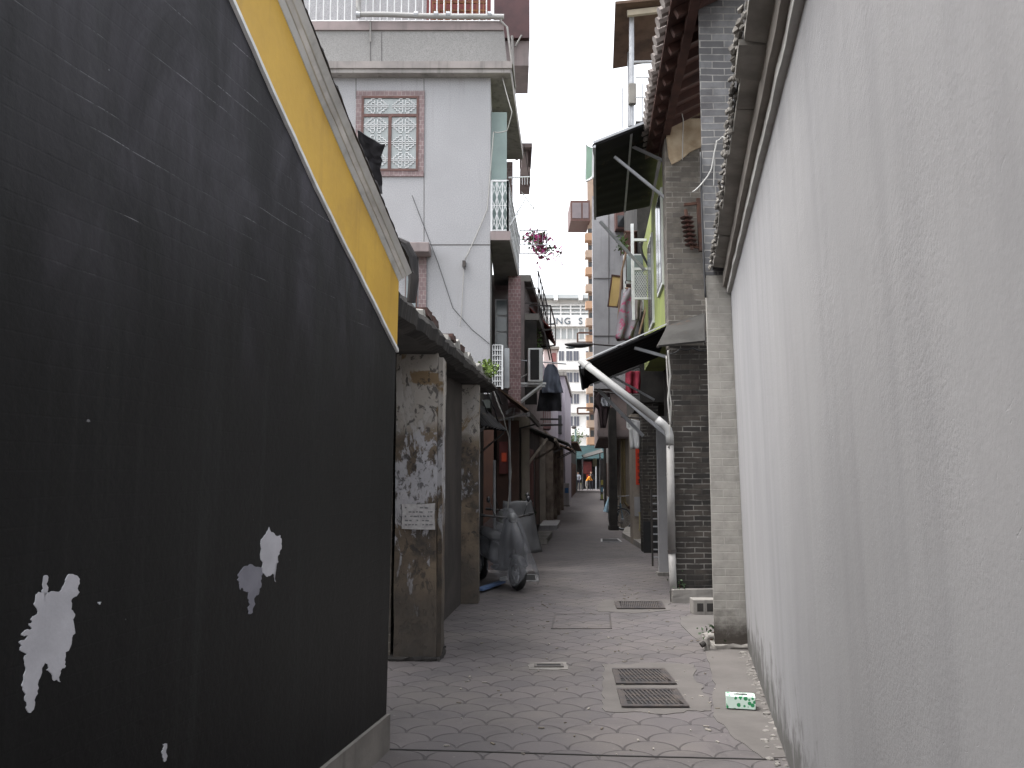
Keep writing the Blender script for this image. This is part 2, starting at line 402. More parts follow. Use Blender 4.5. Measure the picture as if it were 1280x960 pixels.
YELLOW = surf('yellow_band_paint', (.62,.385,.062), (.54,.33,.055), 2.0, .55, .2, 40, .4, .25, dirt=(.25,.15,.045))
WTRIM = surf('grey_white_moulding', (.68,.70,.71), (.56,.58,.59), 3, .7, .15, 50, .35, .25, dirt=(.10,.10,.10))
BTRIM = surf('whitewashed_edge', (.76,.76,.75), (.55,.55,.54), 9, .75, .15, 50, 0, .35, dirt=(.14,.13,.12))
PEELED = surf('bare_plaster', (.56,.56,.60), (.45,.45,.485), 7, .9, .25, 60, 0, .25, dirt=(.22,.22,.24))
EAVEW = surf('eave_plaster', (.30,.28,.255), (.235,.22,.20), 4, .85, .15, 60, .2, .3, dirt=(.11,.10,.09))
TILEC = surf('clay_eave_tile', (.26,.245,.222), (.17,.158,.143), 6, .85, .25, 40, 0, .35, dirt=(.09,.08,.07))
TILED = surf('dark_roof_tile', (.055,.05,.05), (.03,.029,.03), 5, .85, .3, 40)
WOODB = surf('brown_timber', (.085,.04,.032), (.05,.026,.022), 5, .75, .2, 30, .3)
MAROON = surf('maroon_paint', (.085,.04,.043), (.055,.03,.033), 3, .6, .1, 40)
BROWNF = surf('brown_window_frame', (.13,.065,.055), (.09,.05,.045), 8, .55, .1, 40)
WHITEM = surf('white_painted_metal', (.66,.67,.68), (.52,.53,.54), 6, .45, .05, 40, .1)
GALV = surf('galvanised_steel', (.42,.43,.45), (.30,.31,.33), 5, .45, .05, 40, metal=.35)
DARKM = surf('dark_metal', (.035,.035,.038), (.06,.05,.045), 6, .5, .1, 40)
IRON = surf('cast_iron', (.045,.042,.045), (.085,.07,.062), 9, .6, .25, 60)
RUST = surf('rusted_iron', (.10,.05,.035), (.05,.032,.028), 9, .85, .3, 60)
PVC = surf('white_pvc', (.34,.34,.34), (.26,.258,.252), 3, .5, .05, 40, .4, .35, dirt=(.25,.235,.21))
PVCOLD = surf('grimy_pvc', (.27,.262,.255), (.20,.193,.185), 5, .55, .05, 40, .4, .45, dirt=(.14,.13,.115))
SHEET = mat_corr('dark_awning_sheet', (.013,.0125,.014)); SHEETG = mat_corr('grey_awning_sheet', (.055,.053,.050))
SHEETB = mat_corr('brown_awning_sheet', (.115,.075,.055))
GLASS = flat('window_glass', (.16,.19,.20), .12, 0, .6); GLASSD = flat('dark_glass', (.02,.022,.025), .15, 0, .5)
GREENP = surf('yellow_green_paint', (.31,.36,.115), (.24,.275,.10), 2, .8, .15, 50, .35, .35, dirt=(.08,.09,.05))
RED = flat('red_paint', (.42,.035,.02), .6); REDL = flat('red_shrine_lamp', (.22,.02,.01), .5, emit=((1,.12,.03), .02))
CABLE = flat('grey_cable', (.34,.33,.31), .6); CABLEK = flat('black_cable', (.02,.02,.022), .55); CABLEW = flat('white_cable', (.32,.315,.30), .55)
RUBBER = flat('black_rubber', (.018,.018,.019), .8); BLACKP = flat('black_plastic', (.025,.025,.028), .4)
LEAFG = flat('green_leaf', (.06,.10,.03), .6); LEAFD = flat('dark_leaf', (.03,.055,.022), .6); MAGENTA = flat('magenta_bract', (.42,.04,.20), .6)
MOSS = flat('bright_moss', (.10,.15,.03), .9)
BEIGE = surf('beige_plaster', (.33,.285,.24), (.25,.215,.185), 2, .85, .2, 50, .4, .35)
TAN = surf('sunlit_tan_wall', (.36,.27,.21), (.30,.225,.175), 1, .8, .1, 20)  # warm sunlight on the far flats is put into this tan
LILAC = surf('lilac_concrete', (.33,.30,.34), (.27,.25,.285), 1, .85, .1, 40, .3)
DARKWALL = surf('dark_plaster', (.050,.043,.039), (.028,.025,.024), 2, .9, .3, 40, .3, .4, dirt=(.015,.014,.013))  # darkness of recesses and open interiors is put into the plaster colour
DOORB = surf('brown_door', (.09,.045,.032), (.06,.032,.025), 3, .6, .1, 40); DOORR = surf('dark_red_door', (.16,.03,.028), (.10,.022,.022), 3, .5, .1, 40)

# ------------------------------------------------------------------ ground
structure(MB().grid(lambda u, v: Vector((-150+300*u, -60+360*v, -.006)), 4, 4).build('ground', CONC, loc=(0,0,0)))
def Lx(Y, z=0): return -1.7585+.2036*Y+.012*z
def Rx(Y, z=0): return .5308+.20554*Y-.02*z
pv = MB(); L_, R_ = [], []
for Y in (-7, -2, 2, 5.04): L_.append((Lx(Y)-.05, Y))
L_ += [(-2.2, 5.1), (-2.2, 10.4), (-1.0, 11), A(14,-2.6,0).to_2d(), A(80,-2.6,0).to_2d()]
R_ = [(Rx(-7)+.05, -7), (Rx(7.9)+.05, 7.9), (3.4, 7.95), A(20,2.6,0).to_2d(), A(80,2.6,0).to_2d()]
poly = [(*p, 0) for p in L_]+[(*p, 0) for p in R_[::-1]]
pv.bm.faces.new([pv.bm.verts.new(p) for p in poly]); bmesh.ops.triangulate(pv.bm, faces=pv.bm.faces[:])
structure(pv.build('alley_paving', PAVE, loc=(0,0,0)))
def slab(name, pts, h, mat, z0=-.003, amp=.02, seed=1, it=2):
    mb = MB(); mb.prism([(p[0], p[1], z0) for p in jag([Vector((q[0], q[1], 0)) for q in pts], amp, it, seed)], (0,0,h-z0)); return mb.build(name, mat, loc=(0,0,0))
# cement strip at the foot of the right wall and round the drains
structure(slab('cement_strip', [(Rx(4.9)-.13,4.9),(Rx(5.6)-.36,5.6),G(890,850),G(872,800),G(850,772),(2.12,9.75),(3.0,10.1),(3.0,7.9),(Rx(7.8)+.02,7.8),(Rx(4.9)+.02,4.9)], .005, CEMENT, seed=3, amp=.05, it=3))
structure(slab('drain_patch', [G(757,890),G(820,893),G(889,889),G(880,860),G(868,832),G(810,829),G(752,831),G(754,860)], .0045, CEMENT, amp=.05, seed=5, it=3))
structure(slab('far_drain_patch', [G(748,765),G(790,767),G(838,763),G(842,750),G(752,750)], .004, CEMENT, amp=.05, seed=6, it=3))
structure(slab('slot_patch', [G(661,837),G(710,837),G(708,828),G(663,828)], .004, CONC, amp=.02, seed=7))
def seam(name, pts, w, mat=RUBBER):
    mb = MB()
    for p, q in zip(pts, pts[1:]): mb.bar(Vector(p)+Vector((0,0,.003)), Vector(q)+Vector((0,0,.003)), w, .004)
    return structure(mb.build(name, mat, loc=(0,0,0)))
JOINTD = flat('open_joint', (.03,.028,.027), .9)
seam('paving_seam', [G(484,937), G(600,940), G(760,945), G(973,950)], .014, JOINTD)
def grate(loc4, label, slant=True):
    t0 = sum((Vector(p) for p in loc4), Vector())/4; t = thing('drain_grate', label, 'drain grate', (t0.x, t0.y, .012))
    a_, b_, c_, d_ = [Vector((p.x, p.y, 0)) for p in loc4]    # near-left, near-right, far-right, far-left
    def q(u, v): return a_*(1-u)*(1-v)+b_*u*(1-v)+c_*u*v+d_*(1-u)*v
    rim = MB(); e_ = .055
    for (u0,v0,u1,v1) in ((0,0,1,.09),(0,.91,1,1),(0,.09,e_,.91),(1-e_,.09,1,.91)):
        rim.prism([q(u0,v0)+Vector((0,0,.010)), q(u1,v0)+Vector((0,0,.010)), q(u1,v1)+Vector((0,0,.010)), q(u0,v1)+Vector((0,0,.010))], (0,0,.010))
    rim.build('rim', IRON, t)
    pit = MB(); pit.prism([q(.02,.03)+Vector((0,0,.0095)), q(.98,.03)+Vector((0,0,.0095)), q(.98,.97)+Vector((0,0,.0095)), q(.02,.97)+Vector((0,0,.0095))], (0,0,.002)); pit.build('pit', RUBBER, t)
    bars = MB(); n = 13 if slant else 22
    for i in range(n):
        u = .1+.8*(i/(n-1))
        s = .16 if slant else 0
        p1, p2 = q(min(max(u-s/2+.05, .08), .92), .9), q(min(max(u+s/2+.02, .08), .92), .1)
        bars.bar(p1+Vector((0,0,.016)), p2+Vector((0,0,.016)), .014, .007)
    for v in ((.36,.64) if slant else (.2,.4,.6,.8)):
        bars.bar(q(.06,v)+Vector((0,0,.0145)), q(.94,v)+Vector((0,0,.0145)), .014, .006)
    for u in (.075,.925): bars.bar(q(u,.1)+Vector((0,0,.015)), q(u,.9)+Vector((0,0,.015)), .022, .007)
    bars.build('bars', IRON, t)
grate([G(777,886),G(862,886),G(846,863.5),G(771,863.5)], 'nearest cast iron drain grate with slanted bars in the cement patch')
grate([G(770,857),G(846,857),G(831,838),G(765,838)], 'middle cast iron drain grate just beyond the nearest one')
grate([G(771,762),G(832,762),G(827,753),G(768,753)], 'small fine-barred drain grate in the paving beside the downpipe', False)
t = thing('drain_slot', 'short narrow drain slot set in a pale strip mid paving', 'drain', G(686,833))
c = G(686,833)
mb = MB(); 
for dy in (-.045, .045): mb.box(c.x-.12, c.x+.12, c.y+dy-.012, c.y+dy+.012, .003, .014)
for dx in (-.11, .11): mb.box(c.x+dx-.012, c.x+dx+.012, c.y-.033, c.y+.033, .003, .014)
mb.build('slot_frame', CEMENT, t); MB().box(c.x-.098, c.x+.098, c.y-.033, c.y+.033, .003, .009).build('slot_opening', RUBBER, t)
t = thing('access_cover', 'flush paved access cover with thin metal rim before the downpipe', 'manhole cover', G(728,776))
mb = MB(); q4 = [G(690,786),G(764,786),G(762,768),G(694,768)]
for i in range(4): mb.bar(q4[i]+Vector((0,0,.002)), q4[(i+1)%4]+Vector((0,0,.002)), .018, .008)
mb.build('cover_rim', IRON, t); MB().prism([p+Vector((0,0,.001)) for p in q4], (0,0,.003)).build('cover_plate', PAVE, t)
# flat covers further on
for q4, lb in (([G(648,727),G(672,727),G(670,719),G(650,719)], 'open gully beside the plastic covered scooter'), ([G(752,678),G(777,678),G(772,674),G(752,674)], 'small gully with broken kerb by the bicycle')):
    t = thing('gully', lb, 'drain', q4[0]); MB().prism([p+Vector((0,0,.004)) for p in q4], (0,0,.004)).build('gully_opening', RUBBER, t)
    mb = MB()
    for i in range(4): mb.bar(q4[i]+Vector((0,0,.008)), q4[(i+1)%4]+Vector((0,0,.008)), .04, .016)
    mb.build('gully_edge', CONC_PALE, t)

# ------------------------------------------------------------------ left: black gable house
def curve(pts, Y):
    for (a0, z0), (a1, z1) in zip(pts, pts[1:]):
        if a0 <= Y <= a1:
            k = (Y-a0)/(a1-a0); return z0+(z1-z0)*k
    return pts[-1][1]
LOWC = [(-1.1,2.345),(-.3,2.75),(.6,3.30),(1.3,3.75),(1.9,4.11),(2.4,3.83),(2.72,3.64),(3.09,3.424),(3.45,3.20),(3.835,2.975),(4.226,2.765),(4.633,2.56),(5.045,2.345)]  # unseen ridge and near slope shaped to let skylight onto the wall opposite
def Lp(Y, z, off=0): return Vector((Lx(Y, z)+off, Y, z))
YS = [p[0] for p in LOWC]
t = thing('gable_house', 'black painted gable wall with yellow band, peeling paint and grey mouldings', 'house', Lp(3, 0))
gh = t
mb = MB(); mb.prism([Lp(-1.1,0)]+[Lp(5.045,0)]+[Lp(Y, curve(LOWC,Y)+.40) for Y in YS[::-1]], (-3.2,.65,0)); mb.build('gable_wall', BLACK, t)
def band(name, z0, z1, off0, off1, mat, offb=None):
    mb = MB()
    pr = []
    for k_ in range(121):
        Y = YS[0]+(YS[-1]-YS[0])*k_/120; b = curve(LOWC, Y)+.005*mnoise.noise(Vector((Y*4,z0*40,2)))+.003*mnoise.noise(Vector((Y*17,z1*40,5)))
        pr.append([Lp(Y,b+z0,off0-.02), Lp(Y,b+z0,off1 if offb is None else offb), Lp(Y,b+z1,off1), Lp(Y,b+z1,off0-.02)])
    vs = [[mb.bm.verts.new(p) for p in q] for q in pr]
    for a_, b_ in zip(vs, vs[1:]):
        for k in range(4): mb.bm.faces.new((a_[k], a_[(k+1)%4], b_[(k+1)%4], b_[k]))
    mb.bm.faces.new(vs[0]); mb.bm.faces.new(vs[-1][::-1])
    return mb.build(name, mat, t)
band('yellow_band', .0, .412, 0, .006, YELLOW)
band('lower_trim', -.024, -.002, 0, .016, BTRIM)
band('moulding', .414, .432, 0, .028, WTRIM, .008)
band('moulding', .4335, .449, 0, .050, BTRIM, .034)
band('moulding', .4505, .470, 0, .085, WTRIM, .057)
mb = MB()   # tiled roof slope set back behind the verge
vs = [[mb.bm.verts.new(Lp(Y, curve(LOWC,Y)+z, o)+Vector(d)) for (z,o,d) in ((.472,.03,(0,0,0)),(.53,.03,(0,0,0)),(.53,0,(-3.3,.65,0)),(.472,0,(-3.3,.65,0)))] for Y in YS]
for a_, b_ in zip(vs, vs[1:]):
    for k in range(4): mb.bm.faces.new((a_[k], a_[(k+1)%4], b_[(k+1)%4], b_[k]))
mb.bm.faces.new(vs[0]); mb.bm.faces.new(vs[-1][::-1]); mb.build('roof', TILED, t)
rnd = random.Random(3); mb = MB(); vs = []
for i in range(90):     # crumbling black mortar line on top of the verge
    Y = 2.9+2.17*i/89; h = .006+max(0, .035*mnoise.noise(Vector((Y*6,0,1))))+.01*rnd.random()
    vs.append([mb.bm.verts.new(Lp(Y, curve(LOWC,Y)+z, o)) for z, o in ((.471,.02),(.471,.086+h*.5),(.474+h,.080+h*.5),(.474+h,.02))])
for a_, b_ in zip(vs, vs[1:]):
    for k in range(4): mb.bm.faces.new((a_[k], a_[(k+1)%4], b_[(k+1)%4], b_[k]))
mb.bm.faces.new(vs[0]); mb.bm.faces.new(vs[-1][::-1]); mb.build('verge_mortar', TILED, t)
mb = MB(); mb.tube([P(497,300,5.12), P(507,306,5.13), P(515,322,5.14), P(517,350,5.15), P(514,378,5.16)], [.02,.03,.034,.034,.028], 10); mb.build('end_tile', TILED, t)
mb = MB(); mb.prism([Lp(-1.1,-.01,0),Lp(5.05,-.01,0),Lp(5.05,.205,0),Lp(-1.1,.215,0)], (.022,0,0)); worn(mb, .003, 3); mb.build('plinth', CONC, t)
def on_left(px, py):
    r = ray(px, py); k = (-1.7585+.012*EYE)/(r.x-.2036*r.y-.012*r.z); return Vector((r.x*k, r.y*k, EYE+r.z*k))
PA = [(180,475),(192,480),(197,495),(193,508),(197,520),(180,535),(178,548),(183,572),(183,600),(178,635),(172,662),(160,690),(163,705),(150,722),(150,745),(140,738),(133,742),(126,722),(115,715),(118,700),(110,697),(100,730),(95,760),(84,790),(78,818),(70,822),(66,800),(60,790),(56,765),(58,740),(60,700),(66,676),(48,665),(52,655),(46,645),(60,640),(70,630),(52,628),(62,615),(78,612),(70,600),(80,592),(75,588),(92,575),(86,555),(88,535),(95,520),(102,524),(107,512),(112,522),(128,518),(145,520),(155,508),(162,490)]
PB = [(672,358),(676,370),(685,374),(690,380),(700,378),(703,395),(703,412),(698,425),(695,445),(690,460),(689,495),(685,480),(680,474),(674,480),(665,482),(660,474),(655,472),(655,455),(650,435),(650,400),(656,385),(664,375)]
PC = [(600,468),(612,455),(625,450),(640,458),(655,460),(652,480),(653,500),(646,525),(640,528),(637,550),(630,572),(620,575),(618,560),(622,540),(620,520),(610,518),(604,508),(600,515),(598,495),(592,490),(594,475)]
PD = [(405,900),(416,899),(414,915),(415,925),(410,945),(407,935),(405,932),(406,915)]
PE = [(108,480),(118,480),(114,500),(110,545),(107,575),(108,530)]
PF = [(243,545),(252,545),(248,552)]
for k, (pp, lb) in enumerate(((PA, None),(PB, None),(PC, 'dim greyer peeled patch'),(PD, None),(PE, 'faint thin peeled streak'),(PF, None))):
    px = [(x/2, 480+y/2) for x, y in pp]
    px = [(p.x, p.y) for p in jag([Vector((a_, b_, 0)) for a_, b_ in px], 3.0, 2, k+11)]
    mb = MB(); mb.prism([on_left(a_, b_)+Vector((.0025,0,0)) for a_, b_ in px], (-.006,0,0))
    o = mb.build('peeled_patch', PEELED if k != 2 else surf('dim_plaster', (.26,.26,.30), (.20,.20,.235), 7, .9, .2, 60), t)
    if lb: o['label'] = lb
# torn black sheet caught on the verge
mb = MB()
def fsheet(u, v):
    p = P(449+30*u-14*v*(1-u), 166+10*u+ (62-18*u+20*u*u)*v, 4.55+.25*v)
    return p+Vector(mnoise.noise_vector(p*8))*.04+Vector(mnoise.noise_vector(p*24))*.011
mb.grid(fsheet, 26, 26)
tag(mb.build('torn_sheet', surf('torn_black_sheet', (.03,.03,.035), (.05,.05,.055), 9, .5, .4, 20), smooth=False, solid=.004), 'crumpled torn black sheet hanging off the grey roof edge', 'plastic sheet')

# ------------------------------------------------------------------ right: grey rendered wall with tiled eave
t = thing('rendered_wall', 'tall grey rendered wall with damp foot and tiled eave', 'wall', (Rx(3), 3, 0))
def Rp(Y, off, z): return Vector((Rx(Y, z)-off, Y, z))
RY0, RY1 = -1.2, 7.84
mb = MB(); mb.prism([Rp(RY0,0,0),Rp(RY1,0,0),Rp(RY1,0,3.62),Rp(RY0,0,3.62)], (2.4,-.5,0)); mb.build('wall_face', RENDER, t)
def rail(name, z0, z1, off, mat, y1=RY1, amp=.0):
    mb = MB(); n = 60; vs = []
    for i in range(n+1):
        Y = RY0+(y1-RY0)*i/n; w = amp*mnoise.noise(Vector((Y*3, z0, 1)))
        vs.append([mb.bm.verts.new(p) for p in (Rp(Y,-.02,z0+w),Rp(Y,off+w,z0+w),Rp(Y,off+w,z1+w),Rp(Y,-.02,z1+w))])
    for a_, b_ in zip(vs, vs[1:]):
        for k in range(4): mb.bm.faces.new((a_[k], a_[(k+1)%4], b_[(k+1)%4], b_[k]))
    mb.bm.faces.new(vs[0]); mb.bm.faces.new(vs[-1][::-1]); return mb.build(name, mat, t)
rail('wall_moulding', 3.285, 3.345, .035, surf('pale_moulding', (.42,.41,.385), (.34,.33,.31), 4, .85, .15, 60, .1, .2, dirt=(.15,.14,.13)), amp=.006)
rail('eave_board', 3.348, 3.455, .070, surf('brown_eave_board', (.21,.19,.168), (.16,.142,.125), 4, .85, .15, 60, .2, .3, dirt=(.08,.07,.06)), amp=.004)
mb = MB(); Y = RY0; rnd = random.Random(5)
while Y < 7.5:
    L_ = rnd.uniform(.31,.36); y0, y1 = Y+.010, Y+L_-.010; dz = rnd.uniform(-.012,.010); o1 = .175+rnd.uniform(-.018,.014); tl = rnd.uniform(-.012,.012)
    mb.hexa([Rp(y0,.05,3.462+dz),Rp(y0,o1,3.474+dz+tl),Rp(y1,o1,3.462+dz-tl),Rp(y1,.05,3.452+dz),Rp(y0,.05,3.495+dz),Rp(y0,o1,3.50+dz+tl),Rp(y1,o1,3.492+dz-tl),Rp(y1,.05,3.488+dz)])
    Y += L_
worn(mb, .005, 3, 4); mb.build('eave_tiles', TILEC, t)
mb = MB()
for i in range(330):     # crumbling mortar bulging along the tile ends
    Y = RY0+.03+(7.75-RY0)*i/330; k = .55+.9*abs(mnoise.noise(Vector((Y*5,1,0))))
    mb.blob(Rp(Y+rnd.uniform(-.02,.02), .168+rnd.uniform(-.015,.028), 3.512+rnd.uniform(-.02,.03)), .022*k, .04*k, .026*k, 1, .3)
mb.build('eave_mortar', surf('crumbling_mortar', (.22,.205,.185), (.05,.045,.04), 14, .9, .4, 30, 0, .6, dirt=(.03,.027,.025)), t)
mb = MB(); mb.hexa([Rp(RY0,.165,3.51),Rp(RY1,.165,3.51),Rp(RY1,-2.3,4.6),Rp(RY0,-2.3,4.6),Rp(RY0,.165,3.59),Rp(RY1,.165,3.59),Rp(RY1,-2.3,4.68),Rp(RY0,-2.3,4.68)]); mb.build('roof', TILED, t)
mb = MB()
for i in range(140):
    Y = random.uniform(3.8,7.7); s = random.uniform(.006,.02)*(1.5 if random.random() < .1 else 1); mb.blob(Rp(Y, abs(random.gauss(0,.045)), s*.3), s*1.2, s, s*.6, 1, .3)
structure(mb.build('foot_rubble', CONC, loc=(0,0,0)), 'stuff')

rnd = random.Random(21); mb = MB()
for i in range(150):     # grit, butts and leaf scraps
    Y = rnd.uniform(4.9, 13); x = rnd.uniform(-.6+.1*(Y-5), 1.6+.06*(Y-5)); r_ = rnd.uniform(.004,.013); a_ = rnd.uniform(0,6.28)
    d = Vector((math.cos(a_), math.sin(a_), 0)); mb.bar(Vector((x,Y,.006))-d*r_*1.6, Vector((x,Y,.006))+d*r_*1.6, r_*1.1, .005)
structure(mb.build('litter', surf('litter_scraps', (.34,.32,.29), (.10,.075,.05), 1.5, .9, 0), loc=(0,0,0)), 'stuff')

# brick pier closing that wall
t = thing('brick_pier', 'tall brick pier with limewashed lower half and bare upper courses', 'brick pier', G(915,812))
x0, x1 = 1.845, 2.62
def pbox(a, b, y0, y1, z0, z1):
    k = .225*(y1-y0); return MB().hexa([(a,y0,z0),(b,y0,z0),(b+k,y1,z0),(a+k,y1,z0),(a,y0,z1),(b,y0,z1),(b+k,y1,z1),(a+k,y1,z1)])
mb = pbox(x0, x1, 7.85, 8.32, 0, 3.46); worn(mb, .006, 5, 3, 3); mb.build('limewashed_shaft', BRICK_WASH, t)
mb = pbox(x0-.008, x1, 7.85, 8.32, 3.462, 7.4); worn(mb, .005, 6, 8, 3); mb.build('bare_shaft', BRICK_BLUE, t)
mb = MB(); mb.box(x0-.01, x1, 7.80, 8.36, -.01, .045); worn(mb, .03, 8, 5, 6); mb.build('footing', CONC, t)
# ------------------------------------------------------------------ left: ruined low house with two limewashed piers
t = thing('ruined_house', 'low derelict house with two peeling plaster piers under a sooty concrete eave', 'house', A(8.5,-1.5,0)); ruin = t
mb = MB(); mb.box(-1.02, -.655, 7.40, 7.78, 0, 2.72); worn(mb, .010, 9, 1, 3); mb.build('front_pier', PEEL1, t)
mb = MB(); mb.box(-.652, -.612, 7.43, 7.75, 0, 2.62); worn(mb, .008, 9, 2, 4); mb.build('pier_edge', mat_peel('rubbed_white_edge', 3.7, (.42,.42,.44)), t)
mb = MB(); mb.box(-1.05, -.60, 7.34, 7.8, -.02, .035); worn(mb, .035, 9, 9, 6); mb.build('pier_foot', CONC_DARK, t)
mb = MB(); mb.box(-1.5, -1.05, 7.44, 7.7, 0, 2.7); mb.build('brick_jamb', BRICK_MID, t)
mb = MB(); mb.box(-.95, -.41, 10.46, 10.80, 0, 2.74); worn(mb, .010, 9, 5, 3); mb.build('back_pier', PEEL2, t)
mb = MB(); mb.abox(7.7, 10.46, -2.3, -1.62, 0, 2.7); worn(mb, .006, 5, 5, 3); mb.build('side_wall', DARKWALL, t)
mb = MB(); mb.abox(10.8, 13.6, -2.6, -1.75, 0, 2.9); mb.build('back_wall', DARKWALL, t)
# eave slab, ragged along its outer edge
mb = MB(); n = 220; rows = []
for i in range(n+1):
    Y = 5.12+(11.75-5.12)*i/n; j = .035*mnoise.noise(Vector((Y*3.3,2,0)))+.025*mnoise.noise(Vector((Y*11,5,0)))+.012*mnoise.noise(Vector((Y*31,5,0)))
    o = -1.255+j-.01*(Y-5); zb = 2.60+.02*mnoise.noise(Vector((Y*2,7,3)))+.016*(Y-5.1); zt = 2.845+.03*mnoise.noise(Vector((Y*4,1,9)))
    rows.append([mb.bm.verts.new(p) for p in (A(Y,-3.4,zb), A(Y,o-.10,zb), A(Y,o-.015,zb+.04), A(Y,o,zt-.09), A(Y,o-.05,zt-.02), A(Y,o-.12,zt), A(Y,-3.4,zt+1.0))])
for a_, b_ in zip(rows, rows[1:]):
    for k in range(7): mb.bm.faces.new((a_[k], a_[(k+1)%7], b_[(k+1)%7], b_[k]))
mb.bm.faces.new(rows[0]); mb.bm.faces.new(rows[-1][::-1]); mb.build('eave', CONC_DARK, t)
mb = MB(); rows = []
for i in range(161):   # broken parapet kerb standing on the eave
    Y = 7.0+4.6*i/160; h = .10+.09*mnoise.noise(Vector((Y*1.6,0,4)))+.05*mnoise.noise(Vector((Y*7,3,0)))+.03*mnoise.noise(Vector((Y*19,3,0)))
    if 7.75 < Y < 8.25: h *= .35
    rows.append([mb.bm.verts.new(p) for p in (A(Y,-1.62,2.82), A(Y,-1.40,2.82), A(Y,-1.42,2.86+max(h,.01)), A(Y,-1.60,2.88+max(h,.01)))])
for a_, b_ in zip(rows, rows[1:]):
    for k in range(4): mb.bm.faces.new((a_[k], a_[(k+1)%4], b_[(k+1)%4], b_[k]))
mb.bm.faces.new(rows[0]); mb.bm.faces.new(rows[-1][::-1]); mb.build('parapet', surf('parapet_cement', (.30,.29,.27), (.15,.145,.135), 4, .9, .4, 30, .4, .6, dirt=(.04,.037,.035)), t)
mb = MB()
for Y, dz in ((7.1,.0),(7.36,-.02),(8.4,.0),(9.0,-.02)):
    mb.abox(Y, Y+.24, -1.63, -1.40, 2.93+dz, 3.0+dz)
worn(mb, .014, 2, 3, 6); mb.build('brick_cap', surf('old_red_brick', (.095,.045,.037), (.035,.026,.024), 6, .9, .4, 30, 0, .5), t)
mb = MB()
for i in range(260):
    q = Vector(A(11.2+random.uniform(-.35,.25), -1.38+random.gauss(0,.06), 2.9+random.uniform(0,.16))); mb.leaf(q, random.uniform(.03,.07))
tag(mb.build('moss_tuft', MOSS), 'bright green moss tuft on the end of the broken parapet', 'moss')
# pasted notice
t = thing('paper_notice', 'torn white paper notice pasted on the front peeling pier', 'notice', P(523,661,7.37))
a_, b_, c_, d_ = P(502,661,7.375), P(544,662,7.375), P(544,629,7.375), P(502,630,7.375)
mb = MB(); mb.prism([a_, P(520,662,7.375), b_, P(543,645,7.375), c_, P(525,630.5,7.375), d_, P(503,640,7.375)], (0,.006,0)); mb.build('sheet', surf('yellowed_paper', (.44,.43,.43), (.32,.31,.31), 30, .9, .1, 60), t)
mb = MB()
for r_ in range(5):
    x = 506; y = 634+r_*5.3
    while x < 539:
        w = random.uniform(1.5,4.5)
        if random.random() < .75: mb.prism([P(x,y+random.uniform(-.6,.3),7.373), P(x+w,y,7.373), P(x+w,y+random.uniform(1,2.2),7.373), P(x,y+1.6,7.373)], (0,.0015,0))
        x += w+random.uniform(.6,1.8)
mb.build('faded_print', flat('faded_ink', (.15,.15,.16), .9), t)

# ------------------------------------------------------------------ left: tall mosaic-faced block
YB = 14.0
t = thing('apartment_block', 'grey mosaic apartment block with slab balconies and lattice grille window', 'apartment building', A(16,-2.5,0)); apt = t
xr = XX(613, YB, 200)
zS1, zS2 = 5.53, 8.43
mb = MB(); mb.box(-7, xr, YB, 15.1, 2.9, zS2); mb.build('front_wall', MOSAIC, t)
MB().box(-7, xr-.9, 15.1, 18.6, 2.9, 12.5).build('rear_wall', MOSAIC, t)
MB().box(-7, XX(613,17.1), 17.1, 18.6, 2.9, zS2).build('recess_wall', surf('pale_green_wall', (.36,.39,.37), (.28,.30,.285), 2, .8, .1, 40, .3), t)
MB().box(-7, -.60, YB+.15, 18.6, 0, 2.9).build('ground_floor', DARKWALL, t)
# upper slab (deep soffit over the alley)
mb = MB(); mb.hexa([Vector((-7,13.82,zS2+.002)),Vector((XX(638,13.82,95),13.82,zS2+.002)),Vector((XX(654,17.8,210),17.8,zS2-.02)),Vector((-7,17.8,zS2-.02)),Vector((-7,13.82,zS2+.20)),Vector((XX(638,13.82,95),13.82,zS2+.20)),Vector((XX(654,17.8,210),17.8,zS2+.2)),Vector((-7,17.8,zS2+.2))], .012)
mb.build('balcony_slab', surf('slab_edge', (.33,.31,.30), (.24,.225,.22), 3, .85, .15, 40, .5, .3), t)
MB().box(-7, XX(640,13.9,92), 13.79, 13.82, zS2+.075, zS2+.2).build('slab_nosing', surf('nosing', (.28,.255,.245), (.2,.185,.18), 3, .85, .1, 40, .4), t)
# parapet above it
MB().hexa([Vector((-7,13.98,zS2+.202)),Vector((XX(634,13.98,80),13.98,zS2+.202)),Vector((XX(640,17.5,170),17.5,zS2+.202)),Vector((-7,17.5,zS2+.202)),Vector((-7,13.98,9.28)),Vector((XX(630,13.98,40),13.98,9.28)),Vector((XX(640,17.5,170),17.5,9.28)),Vector((-7,17.5,9.28))]).build('parapet', MOSAIC_DARK, t)
MB().box(-7, XX(630,13.96,33)-.01, 13.95, 14.2, 9.283, 9.44).build('parapet_cap', PINKS, t)
# open top terrace: railing, pipes, dim room behind
MB().box(-7, -2.05, 15.6, 15.8, 9.3, 12.4).build('terrace_wall', CONC, t)
MB().box(-2.05, -.75, 15.75, 15.9, 9.3, 12.4).build('terrace_door', MAROON, t)
mb = MB(); x = -4.2
while x < -.25:
    mb.tube([(x,14.05,9.44),(x,14.05,11.2)], .011, 6); x += .125
for z in (9.5, 10.3): mb.tube([(-6.5,14.05,z),(-.22,14.05,z)], .014, 6)
mb.build('railing', WHITEM, t)
mb = MB(); mb.tube([P(448,-40,13.9), P(448,10,13.9), P(451,18,13.9), P(480,18,13.9), P(528,20,13.9), P(630,21,13.9)], .045, 12); mb.build('drain_pipe', PVC, t)
mb = MB()
for px in (448,520,545,560,612): mb.tube([P(px-2.5,18.5,13.9), P(px+2.5,18.8,13.9)], .058, 12)
mb.build('pipe_coupling', GALV, t)
